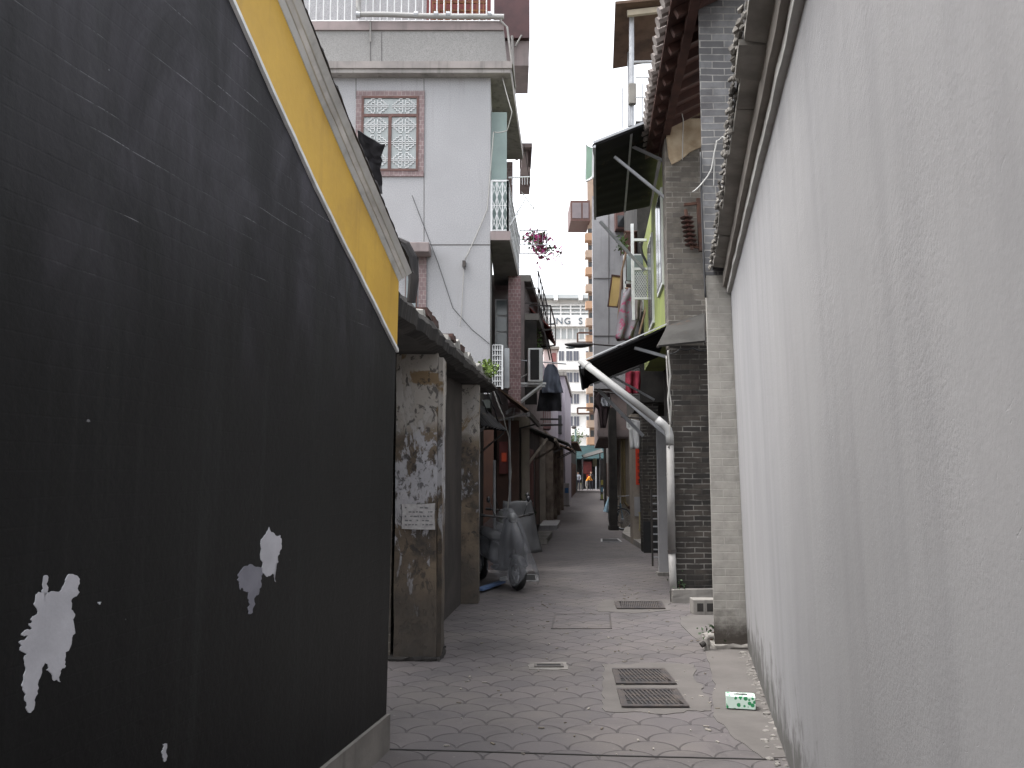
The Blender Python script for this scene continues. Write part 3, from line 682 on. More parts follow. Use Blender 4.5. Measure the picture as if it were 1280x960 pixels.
mb = MB(); 
for (p, q) in ((P(463,26,13.93),P(463,52,13.93)),): mb.tube([p, q], .014, 6)
mb.tube([P(628,22,13.9),P(626,26,13.9),P(634,34,13.9),P(640,80,13.85),P(644,110,14.5)], .018, 8); mb.build('waste_pipe', PVCOLD, t)
# rusty louvre and clutter on the terrace
mb = MB()
for i in range(6): mb.box(-1.45, -.45, 14.5, 14.53, 9.62+i*.16, 9.66+i*.16)
for i in range(9): mb.box(-1.45+i*.115, -1.43+i*.115, 14.46, 14.48, 9.5, 11.4)
mb.build('rusty_grille', surf('orange_rust', (.25,.11,.05), (.13,.06,.04), 8, .8, .2, 50), t)
MB().box(-1.6, -.4, 14.9, 15.2, 9.45, 12).build('blind', DOORR, t)
# joints in the facing
mb = MB()
def line(p, q, w=.012): mb.bar(p+Vector((0,-.001,0)), q+Vector((0,-.001,0)), w, .004, up=(0,1,0))
line(P(445,98,YB), P(445,124,YB)); line(P(530,98,YB), P(530,123,YB)); line(P(530,216,YB), P(530,302,YB)); line(P(530,306,YB), P(613,306,YB), .02); line(P(420,306,YB),P(505,306,YB),.02)
mb.build('panel_joint', flat('joint_line', (.11,.105,.105), .9), t)
mb = MB(); line(P(463,40,13.978), P(463,80,13.975)); line(P(477,40,13.978), P(477,80,13.975)); mb.build('panel_joint', flat('joint_line', (.11,.105,.105), .9), t)
# lattice window
wx0, wx1, wz0, wz1 = XX(452,YB,170), XX(523,YB,170), ZZ(214,YB), ZZ(121,YB)
sw = .10
mb = MB()
mb.box(wx0-sw, wx1+sw, YB-.025, YB+.01, wz1+.005, wz1+sw); mb.box(wx0-sw, wx1+sw, YB-.025, YB+.01, wz0-sw, wz0-.005)
mb.box(wx0-sw, wx0-.005, YB-.025, YB+.01, wz0-.003, wz1+.003); mb.box(wx1+.005, wx1+sw, YB-.025, YB+.01, wz0-.003, wz1+.003)
mb.build('window_surround', PINK, t)
win = MB()
fw = .035; zt = wz1-(wz1-wz0)*.255; xm = (wx0+wx1)/2
win.box(wx0-.004, wx1+.004, YB-.035, YB+.012, wz1-fw, wz1+.004); win.box(wx0-.004, wx1+.004, YB-.035, YB+.012, wz0-.004, wz0+fw)
win.box(wx0-.004, wx0+fw, YB-.034, YB+.012, wz0+fw, wz1-fw); win.box(wx1-fw, wx1+.004, YB-.034, YB+.012, wz0+fw, wz1-fw)
win.box(wx0+fw, wx1-fw, YB-.033, YB+.012, zt-.03, zt+.02); win.box(xm-.028, xm+.028, YB-.033, YB+.012, wz0+fw, zt-.03)
wo_ = win.build('window', BROWNF, t)
MB().box(wx0+fw, wx1-fw, YB-.012, YB+.011, wz0+fw, wz1-fw).build('pane', flat('pale_reflection_glass', (.24,.265,.265), .1, 0, .7), wo_)  # pale reflection on dark glass put into the pane colour
g = MB()
def motif(cx, cz, hx, hz):
    y = YB-.022; r_ = .012
    def pt(u, v): return Vector((cx+u*hx, y, cz+v*hz))
    def pl(*pp):
        for p_, q_ in zip(pp, pp[1:]): g.bar(pt(*p_), pt(*q_), r_, r_, up=(0,1,0))
    pl((-1.0,.12),(1.0,.12)); pl((-1.0,-.12),(1.0,-.12))
    for sx in (-1,1):
        for sz in (-1,1):
            pl((sx*.15,sz*.95),(sx*.4,sz*.95),(sx*.4,sz*.65),(sx*.62,sz*.65),(sx*.62,sz*.38),(sx*.8,sz*.38),(sx*.8,0))
            pl((sx*.12,0),(sx*.12,sz*.8)); pl((sx*.4,sz*.12),(sx*.4,sz*.42),(sx*.12,sz*.42))
cw = (xm-.028-wx0-fw)/2
for cx in (wx0+fw+cw, wx1-fw-cw):
    motif(cx, (zt+.02+wz1-fw)/2, cw, (wz1-fw-zt-.02)/2*.95)
    n = 3; hh = (zt-.03-wz0-fw)/n
    for k in range(n): motif(cx, wz0+fw+hh*(k+.5), cw, hh/2*.88)
g.build('lattice_grille', WHITEM, wo_)
# lower window hood on the left
MB().box(XX(470,13.7), XX(537,13.7,309), 13.62, YB-.002, ZZ(316,13.7), ZZ(304,13.7), .015).build('window_hood', PINKS, t)
MB().box(XX(522,YB-.02), XX(533,YB-.02,350), YB-.04, YB-.002, ZZ(412,YB), ZZ(317,YB)).build('window_surround', PINK, t)
w2 = MB().box(XX(505,YB-.02), XX(521.5,YB-.02,350), YB-.03, YB-.002, ZZ(412,YB), ZZ(318,YB)).build('window', BROWNF, t)
MB().box(XX(506,YB-.02), XX(520,YB-.02,350), YB-.034, YB-.031, ZZ(405,YB), ZZ(322,YB)).build('pane', GLASS, wo_ if False else w2)
# lower balcony slab over the alley
x1a, x1b = XX(637,YB,290), XX(650,17.5,355)
MB().hexa([Vector((xr+.003,YB-.02,zS1)),Vector((x1a,YB-.02,zS1)),Vector((x1b,17.5,zS1)),Vector((xr+.003,17.5,zS1)),Vector((xr+.003,YB-.02,zS1+.14)),Vector((x1a,YB-.02,zS1+.14)),Vector((x1b,17.5,zS1+.14)),Vector((xr+.003,17.5,zS1+.14))]).build('lower_balcony_slab', surf('slab_soffit', (.25,.235,.225), (.17,.16,.155), 3, .9, .1, 40, .3, .3), t)
MB().box(xr+.003, x1a+.015, YB-.045, YB-.021, zS1-.005, zS1+.15).build('slab_nosing', PINKS, t)
bal = MB()
zr0, zr1 = zS1+.18, zS1+1.05
def rail_xy(p, q, n):
    bal.bar(p+Vector((0,0,zr1)), q+Vector((0,0,zr1)), .03); bal.bar(p+Vector((0,0,zr0)), q+Vector((0,0,zr0)), .02); bal.bar(p+Vector((0,0,(zr0+zr1)/2)), q+Vector((0,0,(zr0+zr1)/2)), .014)
    for i in range(n+1):
        w = p+(q-p)*i/n; bal.bar(w+Vector((0,0,zS1+.14)), w+Vector((0,0,zr1)), .016 if i % n else .035)
    for i in range(n):   # diamond tracery in each bay
        a_, b_ = p+(q-p)*i/n, p+(q-p)*(i+1)/n
        for k in range(3):
            z0_, z1_ = zr0+(zr1-zr0)*k/3, zr0+(zr1-zr0)*(k+1)/3
            bal.bar(a_+Vector((0,0,z0_)), b_+Vector((0,0,z1_)), .010); bal.bar(b_+Vector((0,0,z0_)), a_+Vector((0,0,z1_)), .010)
rail_xy(Vector((xr+.02,YB+.01,0)), Vector((x1a-.03,YB+.01,0)), 3); rail_xy(Vector((x1a-.03,YB+.01,0)), Vector((x1b-.03,17.4,0)), 12)
bal.build('balcony_railing', WHITEM, t)
MB().box(xr+.003, xr+.28, YB+.5, YB+.53, zS1+.15, zS1+2.5).build('balcony_screen', surf('pale_green_glass', (.33,.42,.40), (.26,.33,.32), 2, .3, .05, 20), t)
# set-back window and tiled pilaster under the balcony
w3 = MB().box(XX(619,17.05,400), XX(635,17.05,400), 17.0, 17.098, ZZ(437,17), ZZ(374,17)).build('window', WHITEM, t)
mb = MB()
for k in range(3): mb.box(XX(620.5,17,400), XX(633.5,17,400), 16.985, 16.998, ZZ(436-20.5*k,17)+.02, ZZ(436-20.5*(k+1),17)-.02)
mb.build('pane', GLASS, w3)
MB().box(XX(635.5,17,400), XX(651,16.6,400), 16.6, 18.4, 2.9, zS1-.005).build('tiled_pilaster', PINKP, t)
MB().box(XX(613,YB,200)+.003, XX(641,18,400), 17.9, 18.6, zS1+.14, zS2-.03).build('rear_recess_wall', PINK, t)
# maroon enclosed balconies high up behind
mb = MB(); mb.box(XX(640,18,40)-.4, XX(662,18,40), 17.9, 19.4, ZZ(50,18), 13.2); mb.build('enclosed_balcony', MAROON, t)
MB().box(XX(640,18.1,70)-.4, XX(661,18.1,70), 18.0, 19.4, ZZ(82,18), ZZ(51,18)).build('enclosed_balcony_base', PINKS, t)
mb = MB(); mb.tube([P(640,45,17.85),P(646,200,17.85)], .03, 8); mb.tube([P(652,44,17.9),P(644,58,17.9)], .02, 6); mb.build('waste_pipe', PVCOLD, t)
mb = MB(); mb.box(XX(650,19,190), XX(665,19,190), 18.8, 20.2, ZZ(188,19), ZZ(183,19)); mb.box(XX(650,19,210), XX(663,19,210), 18.85, 20.2, ZZ(222,19), ZZ(212,19)); mb.box(XX(652,19,200), XX(660,19,200), 19.0, 20.2, ZZ(212,19), ZZ(188,19)); mb.build('enclosed_balcony', surf('brown_concrete', (.20,.16,.15), (.14,.11,.11), 3), t)
# drying rack tubes jutting from the railing
t = thing('drying_rack', 'white tubular drying rack jutting from the lower balcony railing', 'drying rack', P(650,230,15))
mb = MB()
for dy in (0, .5, 1.0, 1.6): mb.tube([P(636,222,14.4+dy), P(662,221,14.8+dy)], .014, 6)
mb.tube([P(662,221,14.8), P(661,221,16.4)], .014, 6); mb.tube([P(636,222,14.4),P(638,222,16)], .014, 6)
for k in range(7): mb.tube([P(640+k*3.2,222,14.5), P(640+k*3.2,231,14.5)], .006, 5)
mb.tube([P(637,282,14.4), P(656,250,15)], .012, 6); mb.tube([P(652,240,15.5), P(668,262,16)], .009, 6)
mb.build('tubes', WHITEM, t)

# things on the block's alley side
def wire(label, pts, r=.006, mat=CABLE, name='cable', sag=0, cat='cable'):
    pts = [Vector(p) for p in pts]; out = []
    for p, q in zip(pts, pts[1:]):
        for i in range(8): out.append(p.lerp(q, i/8)-Vector((0,0,sag*4*(i/8)*(1-i/8))))
    out.append(pts[-1])
    return tag(MB().tube(out, r, 6).build(name, mat, smooth=True), label, cat)
wire('pale cable drooping from the slab corner across the mosaic wall to a small hook', [P(628,97,13.96),P(640,140,13.8),P(634,163,13.9),P(617,165,13.97),P(609,262,13.97),P(581,325,13.97)], .008, CABLEW, sag=.02)
wire('thin dark crack-like wire slanting down the mosaic wall to the parapet', [P(515,244,13.985),P(548,330,13.985),P(566,385,13.985),P(590,412,13.985),P(612,430,13.985)], .005, CABLEK)
wire('short thin wire hanging from the small hook on the mosaic wall', [P(580,331,13.975),P(577,390,13.975),P(575,408,13.975)], .005, CABLE)
t = thing('wall_hook', 'small dark cable hook on the mosaic wall above the parapet', 'hook', P(580,330,13.95))
MB().box(P(578,332,13.93).x, P(582,332,13.93).x, 13.90, 13.998, ZZ(333,13.93), ZZ(326,13.93)).build('plate', DARKM, t); mb = MB(); mb.tube([P(580,332,13.9),P(580,336,13.88),P(582,336,13.88)], .01, 6); mb.build('prong', DARKM, t)
# caged air conditioner near the parapet end
t = thing('window_cage', 'white barred cage box under the balcony beside the moss', 'window cage', P(622,484,14.2))
x0, x1, z0, z1 = XX(616,14.2,460), XX(628,14.2,460), ZZ(484,14.2), ZZ(433,14.2)
MB().box(x0+.01, x1-.01, 14.12, 14.14, z0, z1).build('back', GLASSD, t)
mb = MB()
for i in range(5): xx = x0+(x1-x0)*i/4; mb.bar((xx,14.05,z0),(xx,14.05,z1), .012)
for i in range(9): zz = z0+(z1-z0)*i/8; mb.bar((x0,14.04,zz),(x1,14.04,zz), .012)
mb.bar((x1,14.05,z0-.05),(x1,14.05,z1),.03); mb.build('bars', WHITEM, t)
MB().box(XX(630,14.6,460), XX(637,14.6,460), 14.5, 14.8, ZZ(486,14.6), ZZ(436,14.6), .01).build('side_panel', GALV, t)
t = thing('air_conditioner', 'black and white air conditioner on a wall bracket beside pink tiles', 'air conditioner', P(669,480,17))
x0, x1, z0, z1 = XX(660,17,456), XX(678.5,17,456), ZZ(477,17), ZZ(435,17)
mb = MB(); mb.box(x0, x1, 17.0, 17.75, z0, z1, .015); mb.build('body', WHITEM, t)
MB().box(x0+.045, x1-.075, 16.985, 16.999, z0+.04, z1-.035).build('grille', RUBBER, t)
mb = MB()
for dy in (.08, .6):
    mb.bar((x0-.4,17+dy,z0-.03),(x1+.07,17+dy,z0-.03), .04); mb.bar((x0-.45,17+dy,z0-.62),(x1-.02,17+dy,z0-.05), .035); mb.bar((x0-.2,17+dy,z0-.05),(x0-.33,17+dy,z0-.9), .03)
mb.build('bracket', WHITEM, t)
mb = MB(); mb.tube([(x0+.02,17.3,z0+.2),(x0-.15,17.2,z0+.1),(x0-.2,17.2,z0-.3)], .02, 6); mb.build('hose', CABLEW, t)
# laundry
def cloth(name, label, cat, outline, Y, mat, depth=.10, fold=.05, seed=0, parts=None):
    """garment hung from its top edge: outline as left/right pixel pairs from top to bottom"""
    ys = [o[0] for o in outline]
    def f(u, v):
        k = v*(len(outline)-1); i = min(int(k), len(outline)-2); w = k-i
        y = outline[i][0]*(1-w)+outline[i+1][0]*w; l = outline[i][1]*(1-w)+outline[i+1][1]*w; r_ = outline[i][2]*(1-w)+outline[i+1][2]*w
        p = P(l+(r_-l)*u, y, Y); fl = fold*(.3+v)
        return p+Vector((0, fl*math.sin(u*11+seed+2*mnoise.noise(p*3))+.03*mnoise.noise(p*6+Vector((seed,0,0))), 0))
    mb = MB(); mb.grid(f, 22, 18); o = mb.build(name, mat, smooth=True, solid=.012)
    return tag(o, label, cat)
JACK = surf('slate_cloth', (.15,.165,.21), (.10,.115,.15), 3, .95, .1, 90)
cloth('hanging_jacket', 'slate grey jacket hanging beside the air conditioner', 'jacket', [(455,685,692),(461,681,697),(475,679,700),(487,677,703),(491,678,704)], 18.2, JACK, seed=1)
cloth('hanging_trousers', 'black trousers hanging below the slate grey jacket', 'trousers', [(487,675,700),(500,673,701),(514,671,702)], 18.4, surf('black_cloth', (.018,.018,.022), (.03,.03,.035), 3, .95, .1, 90), seed=3)
t = thing('laundry_pole', 'thin pole sticking out from pink tiled block to hold the dark laundry', 'pole', P(680,454,18.3)); MB().tube([P(646,450,18.3), P(708,455,18.3)], .014, 8).build('rod', GALV, t); MB().tube([P(691,454,18.3),P(690,458,18.25)], .007, 6).build('hook', DARKM, t)
# canopy and doorway on the ground floor
def awning(name, label, p_in0, p_in1, p_out1, p_out0, mat, thick=.025, corr=.018, n=60, cat='awning', group=None, loc=None, waves=14):
    """corrugated sheet from its wall edge (in) to its free edge (out)"""
    pts = [Vector(p) for p in (p_in0, p_in1, p_out1, p_out0)]
    t = thing(name, label, cat, loc if loc else sum(pts, Vector())/4, group)
    nrm = (pts[1]-pts[0]).cross(pts[3]-pts[0]).normalized()
    def f(u, v):
        p = (pts[0]*(1-v)+pts[3]*v)*(1-u)+(pts[1]*(1-v)+pts[2]*v)*u
        return p+nrm*corr*math.sin(u*waves*2*math.pi)+Vector((0,0,.012*mnoise.noise(p*2)))
    mb = MB(); mb.grid(f, n, 6); mb.build('sheet', mat, t, solid=thick)
    return t
t = awning('awning', 'dark brown canopy over the doorway below the pink tiled pilaster', A(14.6,-1.62,3.05), A(17.4,-1.62,3.0), A(17.4,-1.1,2.62), A(14.6,-1.1,2.66), SHEETB, corr=.0, waves=1)
mb = MB(); mb.bar(A(14.6,-1.1,2.60),A(17.4,-1.1,2.56), .05, .08); mb.bar(A(14.7,-1.62,2.5),A(14.7,-1.13,2.62), .03); mb.bar(A(17.2,-1.62,2.45),A(17.2,-1.13,2.58), .03); mb.build('frame', DARKM, t)
t = thing('shrine', 'small glowing red wall shrine inside the dark doorway', 'shrine', P(630,592,16.2))
MB().box(XX(624,16.2,570), XX(635,16.2,570), 16.2, 16.35, ZZ(592,16.2), ZZ(552,16.2)).build('cabinet', DOORR, t); MB().box(XX(627,16.2,570), XX(633,16.2,570), 16.17, 16.199, ZZ(577,16.2), ZZ(566,16.2)).build('lamp', REDL, t)
mb = MB()
mb.tube([P(618,690,13.4), P(618,575,13.4)], .022, 8); mb.tube([P(637.5,680,15.8), P(637,523,15.8)], .022, 8)
t = thing('door_poles', 'pair of thin pale posts standing before the dark doorway', 'posts', P(628,688,14.5)); mb.build('posts', GALV, t)
mb = MB(); mb.box(XX(604,14.1,600), XX(617,14.1,600), 14.05, 14.14, 0, 2.3); mb.build('door', DOORB, apt)
mb = MB(); mb.box(XX(621,16.3,600), XX(649,16.3,600), 16.36, 16.6, 0, 2.6); mb.build('shopfront', DOORB, apt)
MB().box(XX(624,16.3,640), XX(636,16.3,640), 16.30, 16.358, .05, .85).build('shopfront_panel', surf('dull_green_panel', (.13,.14,.09), (.09,.10,.07), 3), apt)
for k, (a_, b_, c_, d_) in enumerate(((611,470,628,505),(606,480,624,530),(614,478,636,545),(603,500,616,528))):
    wire(('loose black cable looping off the dark wall end, upper strand','tangled black cable drooping behind the back pier','thin pale cable hanging from the eave end past the shrine','short black cable by the back pier top')[k], [P(a_,b_,12.6),P((a_+c_)/2+4,(b_+d_)/2+8,12.8),P(c_,d_,13.2)]+([P(639,590,13.4),P(634,640,13.4)] if k == 2 else []), .012 if k != 2 else .010, CABLEK if k != 2 else CABLEW, sag=.03)
t = awning('awning', 'small black torn awning at the ruined house corner', A(11.0,-1.75,2.62), A(13.4,-1.75,2.62), A(13.4,-1.36,2.25), A(11.0,-1.42,2.2), SHEET, waves=8)
mb = MB(); mb.bar(A(11.1,-1.75,1.9),A(11.1,-1.42,2.19), .03); mb.bar(A(13.2,-1.75,1.9),A(13.2,-1.38,2.22), .03); mb.build('strut', DARKM, t)

# ------------------------------------------------------------------ left: further houses
t = thing('balcony_house', 'two storey house with caged balcony and pink band beyond the mosaic block', 'house', A(22,-2,0))
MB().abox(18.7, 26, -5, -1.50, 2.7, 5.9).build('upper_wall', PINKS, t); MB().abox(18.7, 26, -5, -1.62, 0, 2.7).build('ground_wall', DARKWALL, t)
MB().abox(18.9, 23.5, -1.50, -1.18, 5.05, 5.2).build('balcony_slab', CONC, t); MB().abox(18.7, 26.1, -5, -1.35, 5.9, 6.05).build('roof', CONC, t)
mb = MB()
for i in range(7): Y = 18.95+i*.7; mb.bar(A(Y,-1.2,5.2), A(Y,-1.2,6.2), .025)
for z in (5.45,5.8,6.2): mb.bar(A(18.95,-1.2,z), A(23.4,-1.2,z), .025); mb.bar(A(18.95,-1.5,z), A(18.95,-1.2,z), .02)
mb.build('balcony_cage', DARKM, t)
MB().abox(18.72, 18.74, -1.49, -1.22, 3.1, 5.0).build('side_panel', CONC_DARK, t)
w_ = MB().abox(19.8, 21.6, -1.515, -1.49, 3.4, 4.6).build('window', BROWNF, t); MB().abox(19.9, 21.5, -1.53, -1.512, 3.5, 4.5).build('pane', GLASSD, w_)
for k, (y0, y1, m_) in enumerate(((19.2,20.6,DOORB),(21.6,23,DOORR),(24,25.3,DOORB))): MB().abox(y0, y1, -1.64, -1.60, 0, 2.2).build('door', m_, t)
t = awning('awning', 'red awning on a black frame high beyond the pink pilaster', A(20.3,-1.5,5.62), A(22.8,-1.5,5.62), A(22.8,-.98,5.05), A(20.3,-.98,5.1), surf('red_brown_sheet', (.24,.055,.04), (.15,.04,.035), 3, .6, .1, 30), waves=6)
mb = MB()
for Y in (20.25, 22.85): mb.bar(A(Y,-1.5,5.0),A(Y,-.98,5.06), .035); mb.bar(A(Y,-.98,5.06),A(Y,-.98,5.65), .03); mb.bar(A(Y,-1.5,5.65),A(Y,-.98,5.65), .03); mb.bar(A(Y,-1.25,5.6),A(Y,-1.0,4.3), .03)
mb.bar(A(20.25,-.98,5.65),A(22.85,-.98,5.65), .03); mb.build('frame', DARKM, t)
t = thing('flower_rack', 'wire rack of trailing magenta bougainvillea high over the alley', 'flower rack', P(668,318,19)); 
mb = MB(); a0, a1 = P(650,288,19.2), P(684,288,19.2); b0, b1 = P(650,306,19.2), P(684,306,19.2)
for dy in (0,.8):
    o = Vector((0,dy,0))
    for p, q in ((a0,a1),(b0,b1),(a0,b0),(a1,b1)): mb.bar(p+o, q+o, .018)
    for k in range(1,6): mb.bar(a0.lerp(a1,k/6)+o, b0.lerp(b1,k/6)+o, .010)
for p in (a0,a1,b0,b1): mb.bar(p, p+Vector((0,.8,0)), .018)
mb.bar(a0, P(646,262,18.8), .014); mb.bar(b0, P(640,330,18.8), .016)
mb.build('rack', GALV, t)
mb = MB(); lv = MB(); tw = MB()
for s in range(14):
    p = P(random.uniform(655,678), random.uniform(293,304), 19.2+random.uniform(.1,.7)); d = Vector((random.uniform(.0,.5), random.uniform(-.3,.3), random.uniform(-.25,.25))); pts = [p]
    for k in range(6): d += Vector((.03,0,-.06)); p = p+d*.16; pts.append(p.copy())
    tw.tube(pts, .004, 5)
    for q in pts[1:]:
        for _ in range(5):
            (mb if random.random() < .62 else lv).leaf(q+Vector((random.gauss(0,.05),random.gauss(0,.05),random.gauss(0,.045))), random.uniform(.08,.125))
for s in range(5):
    q = P(680+s*6, 312+s*5, 19.3)
    for _ in range(8): mb.leaf(q+Vector((random.gauss(0,.05),0,random.gauss(0,.02))), .05)
tw.tube([P(676,304,19.3),P(690,318,19.3),P(706,332,19.3)], .004, 5)
mb.build('blossom', MAGENTA, t); lv.build('leaves', LEAFG, t); tw.build('stems', RUST, t)
def plant(label, c, h, w, n, mat=LEAFD, pot=None, name='potted_plant', cat='plant', size=.08):
    c = Vector(c); t = thing(name, label, cat, c); z0 = 0
    if pot:
        r_, ph, pm = pot; mb = MB(); mb.tube([c+Vector((0,0,z)) for z in (0,.01,ph*.85,ph*.86,ph)], [r_*.72,r_*.75,r_*.95,r_*1.1,r_*1.1], 20); mb.build('pot', pm, t, smooth=False); z0 = ph
    st = MB(); lv = MB()
    for i in range(max(4, n//25)):
        d = Vector((random.gauss(0,w*.5), random.gauss(0,w*.5), h*random.uniform(.6,1))); st.tube([c+Vector((0,0,z0-.02)), c+Vector((d.x*.4,d.y*.4,z0+d.z*.6)), c+Vector((d.x,d.y,z0+d.z))], [.012,.008,.004], 5)
        for k in range(25):
            u = random.uniform(.35,1.05); q = c+Vector((d.x*u*u, d.y*u*u, z0+d.z*u))+Vector((random.gauss(0,.05),random.gauss(0,.05),random.gauss(0,.05))); lv.leaf(q, size*random.uniform(.6,1.3))
    st.build('stem', RUST, t); lv.build('leaves', mat, t); return t
plant('trailing green plant on the caged balcony beside the red awning', A(19.6,-1.28,4.0), .9, .18, 200, LEAFG, name='balcony_plant')
t = thing('beige_pillar_porch', 'beige plastered porch pillar and lintel behind the red planter', 'porch', A(17.8,-1.35,0))
mb = MB(); mb.box(XX(652,17.7,600), XX(662,17.7,600), 17.7, 17.95, 0, 2.52); worn(mb, .004, 3, 3); mb.build('pillar', BEIGE, t); MB().box(-.9, XX(663,17.7,530), 17.65, 18.0, 2.523, 2.75).build('lintel', BEIGE, t)
t = awning('awning', 'pale sheet lean-to awning propped on a stick beside the beige pillar', A(18.3,-1.5,2.62), A(22,-1.5,2.62), A(22,-.86,2.3), A(18.3,-.80,2.34), SHEETG, waves=18)
mb = MB(); mb.bar(A(18.3,-.8,2.30),A(22,-.86,2.26), .05, .06); mb.bar(A(18.2,-1.42,1.72),A(18.4,-.98,2.33), .045); mb.bar(A(21.8,-1.5,1.9),A(21.8,-.9,2.26), .04); mb.build('prop', BEIGE, t)
t = thing('row_house', 'row house with dark doors and worn timber posts beyond the beige porch', 'house', A(32,-2,0))
MB().abox(26.1, 40, -6, -1.45, 0, 2.9).build('ground_wall', BEIGE, t); MB().abox(26.1, 40, -6, -1.6, 2.9, 5.2).build('upper_wall', LILAC, t)
for y0, m_ in ((27,DOORB),(29.5,DOORR),(33,DOORB),(36.5,DARKWALL)): MB().abox(y0, y0+1.5, -1.46, -1.42, 0, 2.2).build('door', m_, t)
for Y in (26.4, 28.9, 31.8, 35.6): mb = MB(); mb.abox(Y, Y+.3, -1.44, -1.22, 0, 2.6); worn(mb, .012, 3, Y, 3); mb.build('post', surf('worn_timber_post', (.24,.20,.165), (.11,.085,.07), 4, .9, .3, 30, .4, .4), t)
for k, (y0, y1, o, z, m_, lb) in enumerate(((26.5,30,-.75,2.5,SHEETG,'thin grey awning with curled end over the timber posts'),(30.5,34,-.72,2.42,SHEETB,'low brown awning beyond the timber posts'),(35,40,-.8,2.5,SHEETG,'far grey awning above the utility cabinet'))):
    t = awning('awning', lb, A(y0,-1.45,z+.28), A(y1,-1.45,z+.28), A(y1,o,z), A(y0,o,z), m_, waves=16)
    mb = MB(); mb.bar(A(y0,o,z-.04),A(y1,o,z-.04), .05); mb.bar(A(y0+.1,-1.45,z-.4),A(y0+.1,o+.05,z-.04), .04); mb.build('frame', DARKM, t)
t = thing('lilac_tower', 'narrow lilac concrete building end seen past the hanging jacket', 'building', A(43,-2,0)); MB().abox(40.2, 52, -8, XX(706,40.2,520)-SL*40.2, 0, 6.2).build('wall', LILAC, t)
mb = MB()
for r_ in range(2):
    for k in range(2): mb.box(XX(690+k*7,40.1,500), XX(695+k*7,40.1,500), 40.15, 40.19, 3.4+r_*1.3, 4.3+r_*1.3)
mb.build('window', GLASSD, t); MB().abox(40.0, 52, -8, -1.2, 6.2, 6.4).build('roof', CONC, t)
t = thing('pink_grille_house', 'pink house with white window grilles and rack below the hanging trousers', 'house', P(680,560,26)); MB().box(XX(663,25,530), XX(691,25,530), 26.2, 27.5, 2.95, 4.6).build('wall', surf('pink_plaster', (.40,.24,.24), (.32,.19,.2), 2), t)
mb = MB()
for k in range(6): x = XX(676+k*2.6,26,530); mb.bar((x,26.1,3.1),(x,26.1,4.3), .02)
for z in (3.1,3.7,4.3): mb.bar((XX(674,26,530),26.1,z),(XX(691,26,530),26.1,z), .02)
mb.build('grille', WHITEM, t); mb = MB(); mb.bar(P(664,524,24.5),P(700,524,24.5), .05); mb.bar(P(668,532,24.6),P(703,531,24.6), .05); mb.build('rack', DARKM, t)
t = thing('row_house', 'dim single storey row with brown sheet roof between the lilac tower and market', 'house', A(60,-2,0)); MB().abox(52.3, 74, -9, -1.35, 0, 3.4).build('wall', DARKWALL, t)
for y0 in (54,58,62,66,70): MB().abox(y0, y0+2, -1.36, -1.30, 0, 2.2).build('door', DOORB if y0 % 8 else DOORR, t)
MB().abox(52.3, 74, -9, -.9, 3.4, 3.5).build('roof', SHEETB, t)
# steps, pots, cabinet on the left
mb = MB(); mb.abox(19.0, 21.3, -1.5, -1.02, -.01, .13); worn(mb, .012, 3, 2); tag(mb.build('door_step', CONC), 'low concrete door step in front of the porch', 'step')
mb = MB(); mb.abox(23.6, 26, -1.5, -1.0, -.01, .12); worn(mb, .012, 3, 5); tag(mb.build('door_step', CONC_PALE), 'farther broken concrete door step below the timber post', 'step')
c = G(657,689); plant('dark red planter tub with a small leafy plant by the beige pillar', (c.x-.02, c.y+.1, .07), .5, .16, 200, LEAFD, (.155,.5,surf('dark_red_pot', (.11,.03,.03), (.07,.025,.025), 5, .6, .1, 40)), size=.07)
t = thing('planter_stand', 'low dark block under the dark red planter tub', 'stand', (c.x, c.y+.1, 0)); mb = MB(); mb.box(c.x-.22, c.x+.16, c.y-.06, c.y+.28, 0, .068, .012); mb.build('block', CONC_DARK, t)
c = G(668,672); plant('dim grey pot of foliage behind the dark red planter', (c.x-.05, c.y, 0), .45, .2, 150, LEAFD, (.17,.32,CONC_DARK), size=.07)
t = thing('utility_cabinet', 'grey metal street cabinet with blue sticker below the lilac tower', 'cabinet', G(704,633))
c = G(704,633); mb = MB(); mb.box(c.x-.29, c.x+.29, c.y, c.y+.45, .06, 1.08, .015); mb.build('body', CONC_PALE, t); MB().box(c.x-.31, c.x+.31, c.y-.02, c.y+.47, 0, .058).build('base', CONC, t); MB().box(c.x+.08, c.x+.25, c.y-.014, c.y-.002, .62, .86).build('sticker', flat('blue_sticker', (.03,.12,.30), .5), t); mb = MB(); mb.box(c.x-.004, c.x+.004, c.y-.008, c.y+.001, .1, 1.04); mb.build('door_gap', RUBBER, t)
# ------------------------------------------------------------------ right: old brick house behind the pier
t = thing('brick_house', 'old sooty brick house with yellow green upper wall and tiled eave', 'house', A(12,1.4,0)); bh = t
YR = 10.65
x0 = XX(840,YR,600)
ztop = ZZ(150,YR)
def ebox(a, b, y0, y1, z0, z1):
    k = SL*(y1-y0); return MB().hexa([(a,y0,z0),(b,y0,z0),(b+k,y1,z0),(a+k,y1,z0),(a,y0,z1),(b,y0,z1),(b+k,y1,z1),(a+k,y1,z1)])
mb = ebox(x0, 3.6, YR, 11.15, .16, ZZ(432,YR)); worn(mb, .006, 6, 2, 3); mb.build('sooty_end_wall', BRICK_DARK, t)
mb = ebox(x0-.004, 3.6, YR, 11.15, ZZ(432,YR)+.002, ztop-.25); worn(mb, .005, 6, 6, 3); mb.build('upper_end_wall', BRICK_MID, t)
mb = MB()
pp = [P(832,148,YR-.03),P(880,148,YR-.03),P(880,182,YR-.03),P(862,190,YR-.03),P(850,200,YR-.03),P(840,205,YR-.03),P(836,196,YR-.03)]
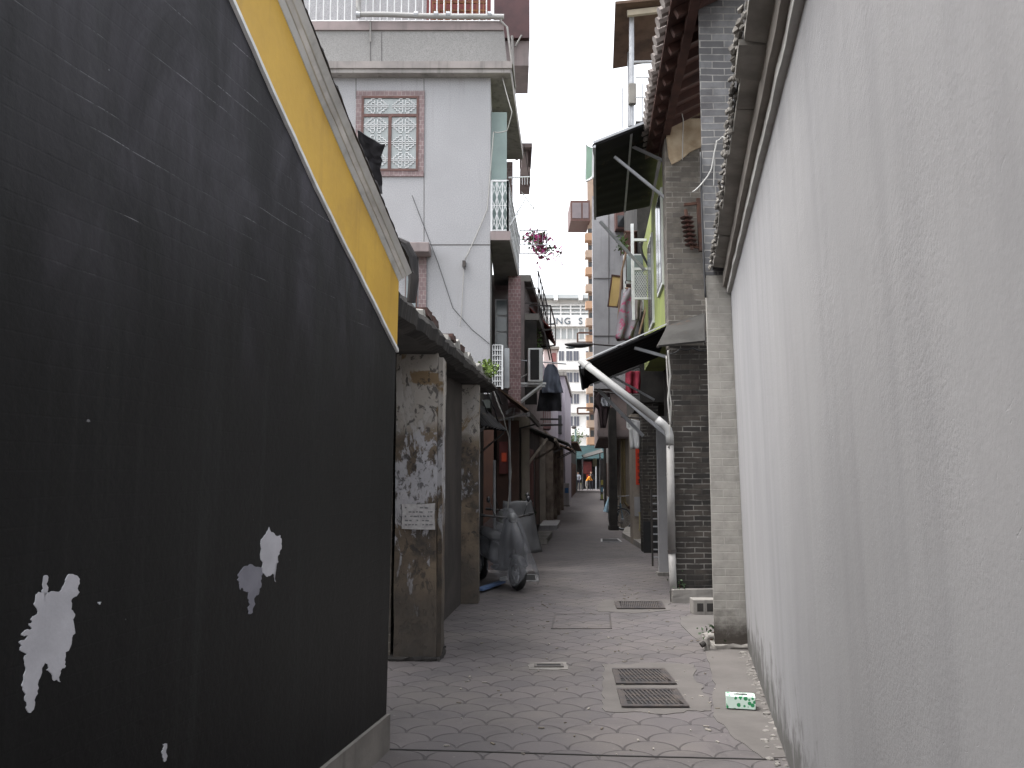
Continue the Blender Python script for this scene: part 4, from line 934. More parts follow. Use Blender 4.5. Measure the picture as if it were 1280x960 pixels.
mb.prism(jag([p for p in pp], .01, 1, 4), (0,.028,0)); mb.build('plaster_patch', surf('stained_plaster', (.44,.36,.26), (.26,.19,.12), 5, .85, .2, 50, .45, .4, dirt=(.09,.06,.035)), t)
MB().abox(11.16, 16.2, 1.035, 3.2, 3.55, 6.02).build('upper_wall', GREENP, t)
MB().abox(11.16, 16.2, 1.40, 3.2, 0, 3.54).build('recessed_ground_wall', DARKWALL, t)
for Y, z0, z1 in ((11.5,4.2,5.6),(13.4,4.0,5.5)):
    w_ = MB().abox(Y, Y+.9, 1.0, 1.034, z0, z1).build('window', WHITEM, t); mb = MB()
    mb.abox(Y+.06, Y+.42, .99, .998, z0+.06, z1-.06); mb.abox(Y+.48, Y+.84, .99, .998, z0+.06, z1-.06)
    mb.build('pane', GLASSD, w_)
mb = MB(); mb.box(x0-.05, 2.6, YR-.14, YR-.003, -.01, .165); worn(mb, .012, 4, 1, 4); mb.build('plinth', CONC, t)
t2 = thing('concrete_block', 'pale hollow concrete block against the brick house plinth', 'block', G(880,768)); c = G(880,769)
mb = MB(); mb.box(c.x-.12, c.x+.15, c.y, c.y+.19, 0, .17, .008); mb.build('body', CONC, t2); mb = MB()
for dx in (-.055,.055): mb.box(c.x+.015+dx-.035, c.x+.015+dx+.035, c.y-.002, c.y+.0005, .04, .13)
mb.build('cavity', CONC_DARK, t2)
# overhanging tiled eave, seen from below
ze = 6.06
mb = MB(); mb.hexa([A(7.3,.80,ze+.01),A(11.6,.80,ze-.02),A(11.6,3.0,ze+1.1),A(7.3,3.0,ze+1.1),A(7.3,.80,ze+.06),A(11.6,.80,ze+.05),A(11.6,3.0,ze+1.15),A(7.3,3.0,ze+1.15)]); mb.build('eave_boards', WOODB, bh)
mb = MB(); Y = 7.4
while Y < 11.6: mb.bar(A(Y,.86,ze-.02), A(Y,2.9,ze+1.0), .07, .09); Y += .36
mb.bar(A(7.35,1.02,ze+.0),A(11.5,1.02,ze-.02), .09, .1); mb.build('rafters', WOODB, bh)
mb = MB(); Y = 7.36
while Y < 11.6:
    mb.tube([A(Y,.72+random.uniform(-.02,.02),ze+.075), A(Y,1.4,ze+.40)], .058, 8); Y += .185
mb.build('eave_tiles', surf('mortared_tile_end', (.33,.30,.28), (.17,.145,.135), 7, .9, .3, 40, 0, .4), bh)
mb = MB(); mb.hexa([A(7.3,.86,ze+.12),A(11.6,.86,ze+.12),A(11.6,3.0,ze+1.28),A(7.3,3.0,ze+1.28),A(7.3,.86,ze+.17),A(11.6,.86,ze+.17),A(11.6,3.0,ze+1.33),A(7.3,3.0,ze+1.33)]); mb.build('roof', TILED, bh)
wire('thin cable slanting across the underside of the brown tiled eave', [P(822,30,9.6),P(834,70,9.8),P(846,112,10.1),P(854,150,10.4),P(853,200,10.55)], .007, CABLE)
wire('black vertical cable stapled down the edge of the upper brick pier', [P(876,190,7.83),P(877,250,7.83),P(879.5,320,7.83),P(882,372,7.83)], .010, CABLEK)
wire('white looping cable strung over the upper brick pier face', [P(866,240,7.82),P(880,226,7.82),P(889,212,7.82),P(893,190,7.82),P(896,176,7.82),P(903,171,7.80),P(910,170,7.6)], .008, CABLEW, sag=.01)
wire('second pale cable hanging straight on the upper brick pier', [P(893,190,7.825),P(892,235,7.825)], .006, CABLEW)
wire('black drooping cable crossing the brick house end wall above the awning flap', [P(838,442,10.6),P(850,436,10.6),P(866,435,10.6),P(882,438,10.6)], .010, CABLEK, sag=.02)
wire('bundle of pale cables down the awning post beside the downpipe', [P(835,438,10.5),P(838,470,10.5),P(835,500,10.5),P(838,530,10.5)], .011, CABLEW)
wire('second dark cable twisting down beside the downpipe elbow', [P(833,445,10.52),P(835,480,10.5),P(839,505,10.5),P(836,560,10.52)], .009, CABLE)
wire('vertical grey cable in the gap between dark wall and pale pier', [P(886,440,9.2),P(890,560,9.2),P(894,720,9.2)], .009, CABLEK)
t = thing('insulator_stack', 'rusty stack of ribbed insulators on a bracket on the brick wall', 'insulator', P(864,308,10.5))
mb = MB()
for k in range(7): c = P(858+k*1.0, 272+k*5.6, 10.52); mb.tube([c+Vector((0,0,-.012)), c, c+Vector((0,0,.022))], [.075,.085,.04], 14)
mb.build('discs', surf('brown_porcelain', (.075,.035,.03), (.04,.025,.022), 5, .4, .05, 40), t, smooth=False)
mb = MB(); mb.tube([P(857,262,10.52), P(865,312,10.52)], .022, 8); mb.bar(P(855,256,10.55),P(873,254,10.55), .035); mb.bar(P(873,248,10.55),P(876,314,10.55), .05); mb.bar(P(864,308,10.55),P(877,310,10.55), .03); mb.build('bracket', RUST, t)

# upper awning
po0, po1, pi0, pi1 = P(741,181,10.65), P(742.5,272,13.75), P(831,146,10.65), P(812,257,13.75)
t = awning('awning', 'upper big black sheet awning over the yellow green wall', pi0, pi1, po1, po0, SHEET, waves=9, corr=.003)
mb = MB()
mb.bar(P(768,196,11.0), P(837,252,11.0), .035); mb.bar(P(784,180,11.2), P(838,205,11.2), .035); mb.bar(P(750,277,13.5), P(806,338,13.5), .045)
mb.bar(po0+Vector((.01,0,.03)), pi0+Vector((0,0,.03)), .03); mb.bar(po0+Vector((.02,0,-.02)), po1+Vector((.02,0,-.02)), .035); mb.bar(po0.lerp(pi0,.55)+Vector((0,.1,-.02)), po1.lerp(pi1,.55)+Vector((0,0,-.02)), .03); mb.build('struts', GALV, t)
t = thing('hanging_louvre', 'small green framed shutter hung on the outer edge of the upper black awning', 'shutter', P(738,226,11.2))
a_, b_, c_, d_ = P(732,227,11.3), P(741,222,10.9), P(741.5,183,10.9), P(733,180,11.3)
mb = MB()
for p, q in ((a_,b_),(b_,c_),(c_,d_),(d_,a_)): mb.bar(p, q, .022)
mb.build('frame', WHITEM, t); MB().prism([a_.lerp(c_,.05),b_.lerp(d_,.05),c_.lerp(a_,.05),d_.lerp(b_,.05)], (0,.008,0)).build('panel', surf('faded_green', (.12,.19,.15), (.09,.14,.11), 4), t)
# lower awning, grey flap, gutter downpipe
qo0, qo1, qi0, qi1 = P(725,456,11.0), P(727,484,13.7), P(836,407,11.0), P(822,446,13.7)
t = awning('awning', 'lower black sheet awning with white downpipe along its edge', qi0, qi1, qo1, qo0, SHEET, waves=9, corr=.004)
mb = MB(); mb.bar(qo0+Vector((0,-.02,.035)), qi0+Vector((0,-.02,.035)), .014); mb.build('edge_trim', WHITEM, t)
mb = MB(); mb.bar(P(793,435,11.2), P(836,447,11.2), .04); mb.bar(P(738,462,11.3), P(838,548,11.3), .05); mb.bar(qo0+Vector((.03,0,-.03)), qo1+Vector((.03,0,-.03)), .04); mb.bar(P(742,480,12.6),P(800,458,12.6), .03); mb.bar(P(765,470,12.4),P(818,500,12.4), .03); mb.bar(P(748,487,13.4),P(804,545,13.4), .05); mb.build('struts', GALV, t)
mb = MB(); mb.prism([P(723,457,11.05),P(727,487,11.1),P(733,485,11.4),P(738,478,13.4),P(729,458,13.4)], (.02,0,0)); mb.build('end_flap', SHEET, t)
t = awning('awning_flap', 'small grey lean-to flap across the brick house end wall', P(834,408,10.62), P(881,392,10.62), P(881,427,9.95), P(822,432,9.95), SHEETG, corr=.0, waves=1, cat='awning')
mb = MB(); mb.bar(P(881,392,10.6)+Vector((0,0,-.03)), P(881,427,9.95)+Vector((0,0,-.02)), .025); mb.bar(P(834,408,10.6)+Vector((0,0,-.03)), P(822,432,9.95)+Vector((0,0,-.02)), .025); mb.build('bracket', DARKM, t)
t = thing('downpipe', 'white plastic downpipe slanting from the awning then dropping to the paving', 'drain pipe', G(843,753))
c = G(843,752); r_ = .047; top = P(836.5,541,10.55)
sl = [P(724,449,10.95)]; sl.append(P(826,528,10.57))
el = [P(826,528,10.57), P(832,533,10.56), P(836.5,541,10.555), P(837.3,552,10.55)]
MB().tube([P(725,450,10.95), P(822,525,10.58)], r_, 18).build('sloping_pipe', PVC, t, smooth=True)
MB().tube([P(821,524,10.58), P(829,530.5,10.57), P(835,537,10.56), P(837.2,545,10.555), P(837.5,556,10.555)], r_*1.07, 18).build('elbow', PVC, t, smooth=True)
MB().tube([P(837.5,555,10.56), (c.x-.03,10.6,.62), ], r_, 18).build('upper_pipe', PVCOLD, t, smooth=True)
MB().tube([(c.x-.03,10.6,.64), (c.x-.025,10.6,.60)], r_*1.15, 18).build('joint_collar', DARKM, t)
MB().tube([(c.x-.03,10.6,.61), (c.x-.015,10.6,-.02)], r_*.94, 18).build('lower_pipe', PVCOLD, t, smooth=True)
mb = MB()
for y in (450.5, 478): pass
mb.tube([P(733,456,10.92), P(737,459,10.915)], r_*1.1, 18); mb.build('pipe_socket', PVC, t)
mb = MB()
for z in (1.55,): mb.tube([(c.x-.035,10.6,z),(c.x-.035,10.6,z+.03)], r_*1.12, 18); mb.bar((c.x-.035,10.6,z+.015),(c.x+.1,10.66,z+.015), .02)
mb.build('strap', DARKM, t)
plant('small weeds at the foot of the downpipe', G(851,752), .28, .04, 110, LEAFD, name='weed', cat='weed', size=.04)
plant('weed clump with old tap at the foot of the pale pier', G(889,806), .16, .05, 60, LEAFD, name='weed', cat='weed', size=.035)
t = thing('standpipe', 'short grey standpipe elbow at the foot of the pale pier', 'tap', G(884,815)); c = G(884,813)
mb = MB(); mb.tube([c+Vector((0,0,-.02)), c+Vector((0,0,.10)), c+Vector((.02,-.01,.13)), c+Vector((.06,-.02,.13))], .026, 10); mb.build('pipe', CONC, t); MB().tube([c+Vector((-.025,-.02,.07)), c+Vector((-.06,-.03,.05))], .024, 10).build('spout', CONC_DARK, t)
# tissue box
t = thing('tissue_box', 'green and white patterned tissue box lying on the cement strip', 'tissue box', G(928,890)); c = G(927,889)
def rot2(p, an): return Vector((p[0]*math.cos(an)-p[1]*math.sin(an), p[0]*math.sin(an)+p[1]*math.cos(an), p[2]))
def tb(x0,x1,y0,y1,z0,z1):
    return [c+Vector((.01,.06,.012))+rot2(p, R(-12)) for p in ((x0,y0,z0),(x1,y0,z0),(x1,y1,z0),(x0,y1,z0),(x0,y0,z1),(x1,y0,z1),(x1,y1,z1),(x0,y1,z1))]
def mat_box():
    m = NT('tissue_box_print'); k = m.vor(34, feature='F1'); v2 = m.vor(34, out='Color')
    pat = m.step(k, .50, .42); s = m.n('ShaderNodeSeparateColor'); m.put(s.inputs[0], v2)
    col = m.mix(m.math('MULTIPLY', pat, m.math('GREATER_THAN', s.outputs[0], .42)), (.60,.74,.66), (.03,.25,.10))
    return m.out(col, .5, 0, .3)
MB().hexa(tb(-.095,.095,-.055,.055,0,.082), .003).build('carton', mat_box(), t)
MB().hexa(tb(-.045,.045,-.014,.014,.0822,.084)).build('slot', RUBBER, t)
mb = MB(); mb.grid(lambda u, v: c+Vector((.01,.06,.012))+rot2((-.04+.08*u, .012*math.sin(u*9)+(v-.5)*.02, .083+.012*math.sin(math.pi*u)*(1-abs(v-.5))), R(-12)), 10, 4); mb.build('tissue', PVC, t)

# under the lower awning: shutter panel, gate, brick pier, banner and pipes
t = thing('shutter_panel', 'pale grey metal door panel tucked behind the white downpipe', 'door', P(828,715,13.3)); MB().box(XX(822,13.3,600), XX(838,13.3,600), 13.3, 13.36, 0, ZZ(520,13.3)).build('panel', CONC_PALE, t); MB().box(XX(822,13.3,600)-.03, XX(838,13.3,600), 13.24, 13.42, -.01, .05).build('sill', CONC, t)
t = thing('bar_gate', 'dark doorway gate with pale horizontal bars beside the shutter panel', 'gate', P(818,700,14.6)); mb = MB()
x0_, x1_ = XX(815,14.6,660), XX(823,14.6,660)
for k in range(9): mb.bar((x0_,14.6,.15+k*.13),(x1_,14.6,.15+k*.13), .022)
mb.build('bars', GALV, t); mb = MB(); mb.bar((x0_,14.6,0),(x0_,14.6,1.3),.03); mb.bar((x1_,14.6,0),(x1_,14.6,1.3),.03); mb.build('stiles', DARKM, t)
t = thing('narrow_brick_pier', 'narrow dark brick pier with black base between the red banner and bar gate', 'brick pier', P(812,690,17))
mb = MB(); mb.box(XX(804,17,600), XX(824,17,600), 17.0, 17.45, 0, ZZ(478,17)); worn(mb, .008, 5, 3, 3); mb.build('shaft', BRICK_DARK, t); MB().box(XX(803,17,600), XX(820,17,600), 16.96, 16.999, 0, .62).build('black_base', RUBBER, t)
t = thing('row_house', 'dim row house with railings and terrace canopy posts above the awnings', 'house', A(20,1.5,0)); rr = t
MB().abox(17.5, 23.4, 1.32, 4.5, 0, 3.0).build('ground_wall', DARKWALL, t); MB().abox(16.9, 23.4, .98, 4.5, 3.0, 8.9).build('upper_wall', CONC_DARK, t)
MB().box(XX(790,18.9,600), XX(806,18.9,600), 18.9, 19.3, 0, 2.9).build('door_pier', BEIGE, t); MB().box(XX(794,18.7,600), XX(804,18.7,600), 18.86, 18.898, .62, 1.05).build('pale_panel', CONC_PALE, t)
t = thing('red_banner', 'vertical red paper banner with dark writing on the door pier', 'banner', P(799,605,18.8))
x0_, x1_ = XX(795,18.8,590), XX(804.5,18.8,590); MB().box(x0_, x1_, 18.82, 18.83, ZZ(606,18.8), ZZ(561,18.8)).build('paper', flat('red_paper', (.62,.055,.02), .7), t)
mb = MB(); zc = ZZ(565,18.8)
for k in range(5):     # brush characters, too small to read
    cx, cz = (x0_+x1_)/2, zc-.06-k*.145
    for dz in (-.03,0,.03): mb.bar((cx-.045,18.815,cz+dz),(cx+.045,18.815,cz+dz+random.uniform(-.01,.015)), .012, .004, up=(0,1,0))
    mb.bar((cx+random.uniform(-.015,.015),18.814,cz-.05),(cx,18.814,cz+.05), .012, .004, up=(0,1,0))
mb.build('brush_writing', RUBBER, t)
t = thing('yellow_pipes', 'yellowish gas pipes running down the beige wall behind the bicycle', 'pipe', P(780,650,24.1)); mb = MB()
mb.tube([P(780,548,24.1), P(781,628,24.1), P(786,634,24.1)], .035, 8); mb.tube([P(777,548,24.1), P(778,630,24.1)], .03, 8); mb.build('pipe', surf('yellow_pipe', (.22,.165,.085), (.16,.125,.07), 4), t)
mb = MB(); mb.blob(P(788,634,24.05), .09, .06, .05, 2); mb.build('valve', RUST, t)
MB().box(XX(775.5,24.2,600), 3.9, 24.2, 24.9, 0, 2.54).build('beige_jamb', BEIGE, rr)
t = thing('dark_column', 'dark square column at the alley edge behind the bicycle wheel', 'column', P(767,662,23.5)); mb = MB(); mb.box(XX(762,23.5,600), XX(771.5,23.5,600), 23.5, 23.75, 0, 3.4); worn(mb, .004, 3, 3); mb.build('shaft', CONC_DARK, t); MB().box(XX(761,23.5,600), XX(772.5,23.5,600), 23.46, 23.79, -.01, .12).build('base', CONC_DARK, t)
# grey tower over the alley
t = thing('overhanging_block', 'plain grey concrete block overhanging the alley behind the yellow board', 'building', A(29,1,0))
YG = 23.8; xg = XX(741.5,YG,400)
ebox(xg, 5.4, YG, 34, 3.96, ZZ(245,YG)).build('upper_wall', surf('grey_block_render', (.36,.36,.375), (.29,.29,.305), 1.4, .85, .2, 50, .3, .15), t); mb = MB(); mb.hexa([Vector((xg+.12,YG+.1,2.55)),Vector((5.4,YG+.1,2.55)),Vector((6.4,34,2.55)),Vector((xg+1.0,34,2.55)),Vector((xg+.12,YG+.1,3.955)),Vector((5.4,YG+.1,3.955)),Vector((6.4,34,3.955)),Vector((xg+1.0,34,3.955))]); mb.build('first_floor', surf('pinkish_concrete', (.27,.215,.205), (.20,.165,.16), 2, .85, .2, 40, .3, .2), t)
MB().box(xg+.09, 4.5, YG+.06, YG+.099, 2.6, 2.78).build('string_course', PINKS, t)
mb = MB()
for y in (348, 420): mb.bar(P(742,y,YG-.004), P(800,y,YG-.004), .03, .012, up=(0,1,0))
mb.bar(P(761,250,YG-.004), P(761,430,YG-.004), .02, .012, up=(0,1,0)); mb.build('panel_joint', flat('joint_line', (.11,.105,.105), .9), t)
MB().box(XX(768,YG,280), XX(782,YG,280), YG-.35, YG-.003, ZZ(290,YG), ZZ(267,YG)).build('bay_window', BROWNF, t); MB().box(XX(770,YG,280), XX(780,YG,280), YG-.37, YG-.353, ZZ(288,YG), ZZ(274,YG)).build('pane', GLASSD, t)
MB().abox(25, 34, 1.05, 4.5, 0, 2.545).build('ground_wall', BEIGE, t)
t = thing('row_house', 'dim row of houses behind the thin dark posts near the market', 'house', A(55,2,0)); MB().abox(34.2, 74, 1.0, 9, 0, 3.2).build('wall', DARKWALL, t); MB().abox(34.2, 60, 1.2, 9, 3.2, 5.2).build('upper_wall', PINKS, t)
for y0 in (38,44,50,57,64): MB().abox(y0, y0+1.6, .96, 1.002, 0, 2.2).build('door', DOORB if y0 % 4 else DOORR, t)
# window cage, boards and washing above the lower awning
t = thing('window_cage', 'white meshed window cage projecting below the upper black awning', 'window cage', P(803,372,15)); x0_, x1_, z0_, z1_ = XX(791,15,340), XX(815,15,340), ZZ(373,15), ZZ(300,15)
mb = MB()
for (xa, za), (xb, zb) in (((x0_,z0_),(x1_,z0_)),((x0_,z1_),(x1_,z1_)),((x0_,z0_),(x0_,z1_)),((x1_,z0_),(x1_,z1_)),((x0_,(z0_+z1_)/2),(x1_,(z0_+z1_)/2))):
    for Y in (15, 16.1): mb.bar((xa,Y,za),(xb,Y,zb), .045)
mb.bar((x0_,15,z0_-.4),(x0_,15,z1_+.3), .05)
mb.build('frame', WHITEM, t); mb = MB()
zm = (z0_+z1_)/2
for k in range(16):
    a_ = k/8-1
    for s in (1,-1):
        u0, u1 = (a_, a_+1)
        q = [(max(0,u0), max(0,-u0)), (min(1,u1), 1-max(0,u1-1))]
        if q[0][0] >= q[1][0]: continue
        xs = [(x0_+(x1_-x0_)*(w if s > 0 else 1-w)) for w in (q[0][0], q[1][0])]; mb.bar((xs[0],15.0,z0_+(zm-z0_)*q[0][1]),(xs[1],15.0,z0_+(zm-z0_)*q[1][1]), .008)
mb.build('mesh', WHITEM, t); MB().box(x0_+.03, x1_, 15.2, 15.22, z0_+.02, z0_+.48).build('backing', surf('pale_mesh_sheet', (.27,.28,.30), (.20,.21,.23), 3), t); MB().box(x0_+.03, x1_, 16.0, 16.02, zm+.02, z1_-.02).build('glass', GLASS, t)
wire('thick black cable curling inside the upper half of the white window cage', [P(800,303,14.9),P(803,318,14.9),P(812,335,14.9),P(811,348,14.9)], .022, CABLEK)
t = thing('leaning_board', 'yellow brown framed board hung by the washing', 'board', P(768,384,17)); q4 = [P(760,383,17.2),P(772,384,16.9),P(779,346,16.9),P(765,344,17.2)]
MB().prism(q4, (0,.03,0)).build('panel', surf('yellow_board', (.36,.26,.10), (.28,.2,.08), 3), t); mb = MB()
for i in range(4): mb.bar(q4[i]+Vector((0,-.01,0)), q4[(i+1)%4]+Vector((0,-.01,0)), .03)
mb.build('frame', WOODB, t)
t = thing('clothes_pole', 'long thin brown pole leaning out with the pale washing', 'pole', P(772,424,16)); mb = MB(); mb.tube([P(771,424,16.3), P(777,340,16.1), P(783,314,16.0)], .02, 8); mb.tube([P(799,418,15.6), P(811,372,15.6)], .02, 8); mb.tube([P(781,360,16),P(808,362,16)], .014, 8); mb.build('rod', surf('bamboo', (.30,.20,.14), (.2,.14,.1), 6), t)
MAUVE = NT('floral_cloth'); _k = MAUVE.step(MAUVE.noise(11, 4, .6), .55, .60); MAUVE = MAUVE.out(MAUVE.mix(_k, (.25,.23,.25), (.36,.10,.17)), .95, 0, .1)
cloth('hanging_blouse', 'pale floral blouse hanging under the window cage', 'clothing', [(360,784,794),(368,779,800),(385,775,800),(405,771,796),(424,770,790)], 16, MAUVE, seed=2)
cloth('hanging_shirt', 'grey brown shirt hanging beside the floral blouse', 'clothing', [(372,790,801),(378,788,803),(392,790,801),(400,791,800)], 15.8, surf('taupe_cloth', (.24,.21,.20), (.17,.15,.145), 3, .95, .1, 90), seed=5)
cloth('hanging_towel', 'dark brown towel under the floral blouse hem', 'clothing', [(410,771,792),(418,771,792),(426,771,790)], 16.3, surf('brown_cloth', (.09,.06,.06), (.06,.04,.04), 3, .95, .1, 90), seed=6)
t = awning('blind', 'tattered dark blind hanging beside the yellow brown board', P(781,290,16.5), P(800,290,17.2), P(797,362,17.2), P(777,362,16.5), WOODB, corr=.01, waves=5, cat='blind'); MB().tube([P(781,290,16.5), P(800,290,17.2)], .03, 8).build('roller', WOODB, t)
plant('sprig of leaves growing out under the upper awning', P(776,318,16.2), .35, .1, 60, LEAFG, name='wall_plant', size=.07)
cloth('tshirt', 'white t-shirt hanging under the lower awning', 't-shirt', [(524,786,790),(527,783,803),(535,783,803),(537,786,802),(550,787,802),(561,788,801)], 17.3, surf('white_cotton', (.62,.62,.62), (.5,.5,.51), 3, .95, .1, 90), seed=4, fold=.03)
t = thing('tshirt_pole', 'thin pole above the white t-shirt', 'pole', P(790,522,17.3)); MB().tube([P(776,521,17.3), P(815,524,17.3)], .014, 8).build('rod', DARKM, t); MB().tube([P(788,523,17.3),P(788,527,17.3)], .006, 5).build('hook', DARKM, t)
cloth('red_cloth', 'dark red cloth hanging high inside the lower awning', 'cloth', [(464,782,800),(478,782,801),(492,783,800)], 14.6, surf('dark_red_cloth', (.20,.02,.035), (.14,.015,.03), 3, .95, .1, 90), seed=8)
cloth('dark_coat', 'dark brown coat hanging below the awning end flap', 'coat', [(490,748,762),(500,743,764),(507,743,763),(512,748,762),(535,751,757)], 18, surf('dark_brown_cloth', (.06,.04,.045), (.04,.03,.03), 3, .95, .1, 90), seed=9)
cloth('pale_bundle', 'grey white cloth bundle beside the dark brown coat', 'cloth', [(497,752,762),(503,751,763),(508,753,762)], 17.8, surf('grey_cotton', (.34,.35,.38), (.25,.26,.29), 3, .95, .1, 90), seed=10)
t = thing('washing_rail', 'washing rail under the far end of the lower awning', 'rail', P(755,490,18)); MB().tube([P(742,489,18), P(800,494,17.5)], .016, 8).build('rod', DARKM, t); MB().tube([P(755,490,18),P(755,493,18)], .006, 5).build('hook', DARKM, t)
# street lamp on an arm
t = thing('street_lamp', 'dark cobra head street lamp reaching over the alley', 'street lamp', P(735,430,21.5)); mb = MB()
mb.grid(lambda u, v: P(706+35*u, 430.5+1.0*math.sin(u*3), 21.5)+Vector((0, math.cos(v*2*math.pi)*.10*(math.sin(math.pi*min(max(u,.03),.97))**.5), math.sin(v*2*math.pi)*.075*(math.sin(math.pi*min(max(u,.03),.97))**.5))), 16, 12); mb.build('head', DARKM, t, smooth=True)
MB().tube([P(740,430,21.5), P(762,432,21.5), P(800,434,21.9)], .022, 8).build('arm', DARKM, t); mb = MB(); mb.blob(P(713,434.5,21.5), .13, .07, .035, 2); mb.build('lens', GLASS, t)
# rooftop canopy
t = thing('roof_canopy', 'brown flat rooftop canopy on a white post against the sky', 'canopy', P(792,158,18))
z_ = ZZ(5,17.4)
q4 = [P(769,5,17.4), P(840,-2,17.4), P(836,74,19.8), P(766,86,19.8)]; MB().prism(q4, (0,0,.06)).build('sheet', SHEETB, t)
mb = MB(); mb.bar(P(784,14,17.6)+Vector((0,0,-.06)), P(836,8,17.6)+Vector((0,0,-.06)), .09, .12); mb.build('beam', surf('cream_beam', (.42,.36,.28), (.33,.29,.23), 3), t); mb = MB()
mb.tube([P(789.5,16,17.8), P(789.5,158,17.8)], .055, 12); mb.tube([P(786,55,19.2), P(786,158,19.2)], .035, 8); mb.tube([P(790,78,17.8), P(832,77,17.8)], .035, 8); mb.build('post', GALV, t)
MB().box(XX(786,17.7,120), XX(795,17.7,120), 17.65, 17.78, ZZ(130,17.7), ZZ(105,17.7), .01).build('meter_box', CONC, t)
t = thing('terrace_railing', 'thin metal railing on the terrace below the rooftop canopy', 'railing', P(800,160,17.6)); mb = MB()
for px in (778,803,812,821): mb.tube([P(px,160,17.6), P(px,104 if px != 778 else 110,17.6)], .012, 6)
mb.tube([P(794,97,17.6), P(830,97,17.6)], .012, 6); mb.tube([P(794,122,17.6), P(830,122,17.6)], .012, 6); mb.build('bars', GALV, t)

# ------------------------------------------------------------------ scooters under covers
def scooter(name, label, c, head, body, sc=1.0):
    c = Vector(c); t = thing(name, label, 'scooter', c)
    ca, sa = math.cos(head), math.sin(head)
    def w(x, y, z): return c+Vector((x*ca-y*sa, x*sa+y*ca, z))*sc
    ax = (-sa, ca, 0)
    for x in (.62, -.62):
        wh = MB().ring(w(x,0,.23), ax, .175*sc, .05*sc).build('wheel', RUBBER, t, smooth=True)
        mb = MB(); mb.ring(w(x,0,.23), ax, .125*sc, .014*sc, 24, 6); mb.tube([w(x,-.05,.23), w(x,.05,.23)], .035*sc, 10)
        for k in range(6): an = k*math.pi/3; mb.bar(w(x,0,.23), w(x+.125*math.cos(an),0,.23+.125*math.sin(an)), .022*sc)
        mb.build('rim', GALV, wh)
    def shell(secs, name, mat, n=14):
        mb = MB(); rings = []
        for (x, z, ry, rz, tilt) in secs:
            rings.append([mb.bm.verts.new(w(x+tilt*math.sin(2*math.pi*k/n)*rz, ry*math.cos(2*math.pi*k/n), z+rz*math.sin(2*math.pi*k/n))) for k in range(n)])
        for a_, b_ in zip(rings, rings[1:]):
            for k in range(n): mb.bm.faces.new((a_[k], a_[(k+1)%n], b_[(k+1)%n], b_[k]))
        mb.bm.faces.new(rings[0]); mb.bm.faces.new(rings[-1]); return mb.build(name, mat, t, smooth=True)
    shell([(-.85,.62,.05,.05,0),(-.7,.60,.13,.12,0),(-.35,.52,.16,.16,0),(-.05,.42,.14,.12,0),(.08,.34,.12,.06,0)], 'rear_body', body)
    shell([(.05,.27,.14,.04,0),(.2,.26,.16,.035,0),(.36,.29,.15,.045,0)], 'footboard', BLACKP)
    mb = MB(); rings = []
    for (x, z, hw) in ((.36,.28,.15),(.44,.45,.2),(.46,.68,.19),(.42,.88,.12),(.40,.96,.07)):
        rings.append([mb.bm.verts.new(w(x+dx, y_, z)) for dx, y_ in ((0,-hw),(.06,-hw*.6),(.09,0),(.06,hw*.6),(0,hw),(-.03,0))])
    for a_, b_ in zip(rings, rings[1:]):
        for k in range(6): mb.bm.faces.new((a_[k], a_[(k+1)%6], b_[(k+1)%6], b_[k]))
    mb.bm.faces.new(rings[0]); mb.bm.faces.new(rings[-1]); mb.build('leg_shield', body, t, smooth=True)
    shell([(.38,.40,.06,.02,0),(.55,.46,.075,.03,0),(.72,.44,.07,.03,0),(.84,.36,.05,.02,0)], 'front_mudguard', body)
    shell([(-.75,.73,.10,.04,0),(-.5,.74,.15,.06,0),(-.2,.70,.15,.06,0),(.0,.64,.11,.04,0)], 'seat', BLACKP)
    mb = MB(); mb.tube([w(.58,.0,.25), w(.42,0,.95)], .03*sc, 8); mb.tube([w(.30,-.34,1.0), w(.40,-.15,.98), w(.42,0,.97), w(.40,.15,.98), w(.30,.34,1.0)], .016*sc, 8); mb.build('handlebar', DARKM, t)
    for s in (1,-1):
        mb = MB(); mb.tube([w(.30,s*.34,1.0), w(.26,s*.42,1.01)], .022*sc, 8); mb.build('grip', RUBBER, t)
        mb = MB(); mb.tube([w(.38,s*.22,.99), w(.36,s*.3,1.2)], .007*sc, 5); mb.blob(w(.35,s*.31,1.22), .03*sc, .065*sc, .045*sc, 2); mb.build('mirror', BLACKP, t, smooth=True)
    mb = MB(); mb.blob(w(.47,0,.97), .07*sc, .1*sc, .08*sc, 2); mb.build('headlight', flat('headlight_glass', (.16,.165,.17), .15), t, smooth=True)
    return t, w
c = Vector((-.20, 12.15, 0)); hd = R(-64)
t, w = scooter('parked_scooter', 'dark scooter under a torn clear plastic cover beside the back pier', c, hd, flat('black_fairing', (.02,.021,.026), .3))
PLAST = flat('clear_plastic', (.24,.245,.265), .25, 0, .5, alpha=.30)
def cover(w, prof, mat, label, loc, name='scooter_cover', seed=0, cat='cover'):
    """sheet thrown over: ring of hem points rising to the ridge of handlebar and seat"""
    def f(u, v):
        an = 2*math.pi*u; k = v
        hx, hy = .98*math.cos(an), .40*math.sin(an)
        ridge_x = max(min(hx*.55, .42), -.6)
        ztop = 1.10 if ridge_x > .2 else 1.10-(.2-ridge_x)*.42
        zb = prof+.10*math.sin(an*5+seed)
        x = ridge_x*(1-k)+hx*k; y = hy*(k**.7)*(1-.15*math.sin(an*9+seed))
        p = w(x, y, ztop*(1-k**1.3)+zb*k**1.3)
        n_ = mnoise.noise_vector(p*5+Vector((seed,0,0)))*.05*k; return p+n_
    mb = MB(); mb.grid(f, 56, 14); bmesh.ops.remove_doubles(mb.bm, verts=mb.bm.verts[:], dist=.0008)
    return tag(mb.build(name, mat, smooth=False), label, cat)
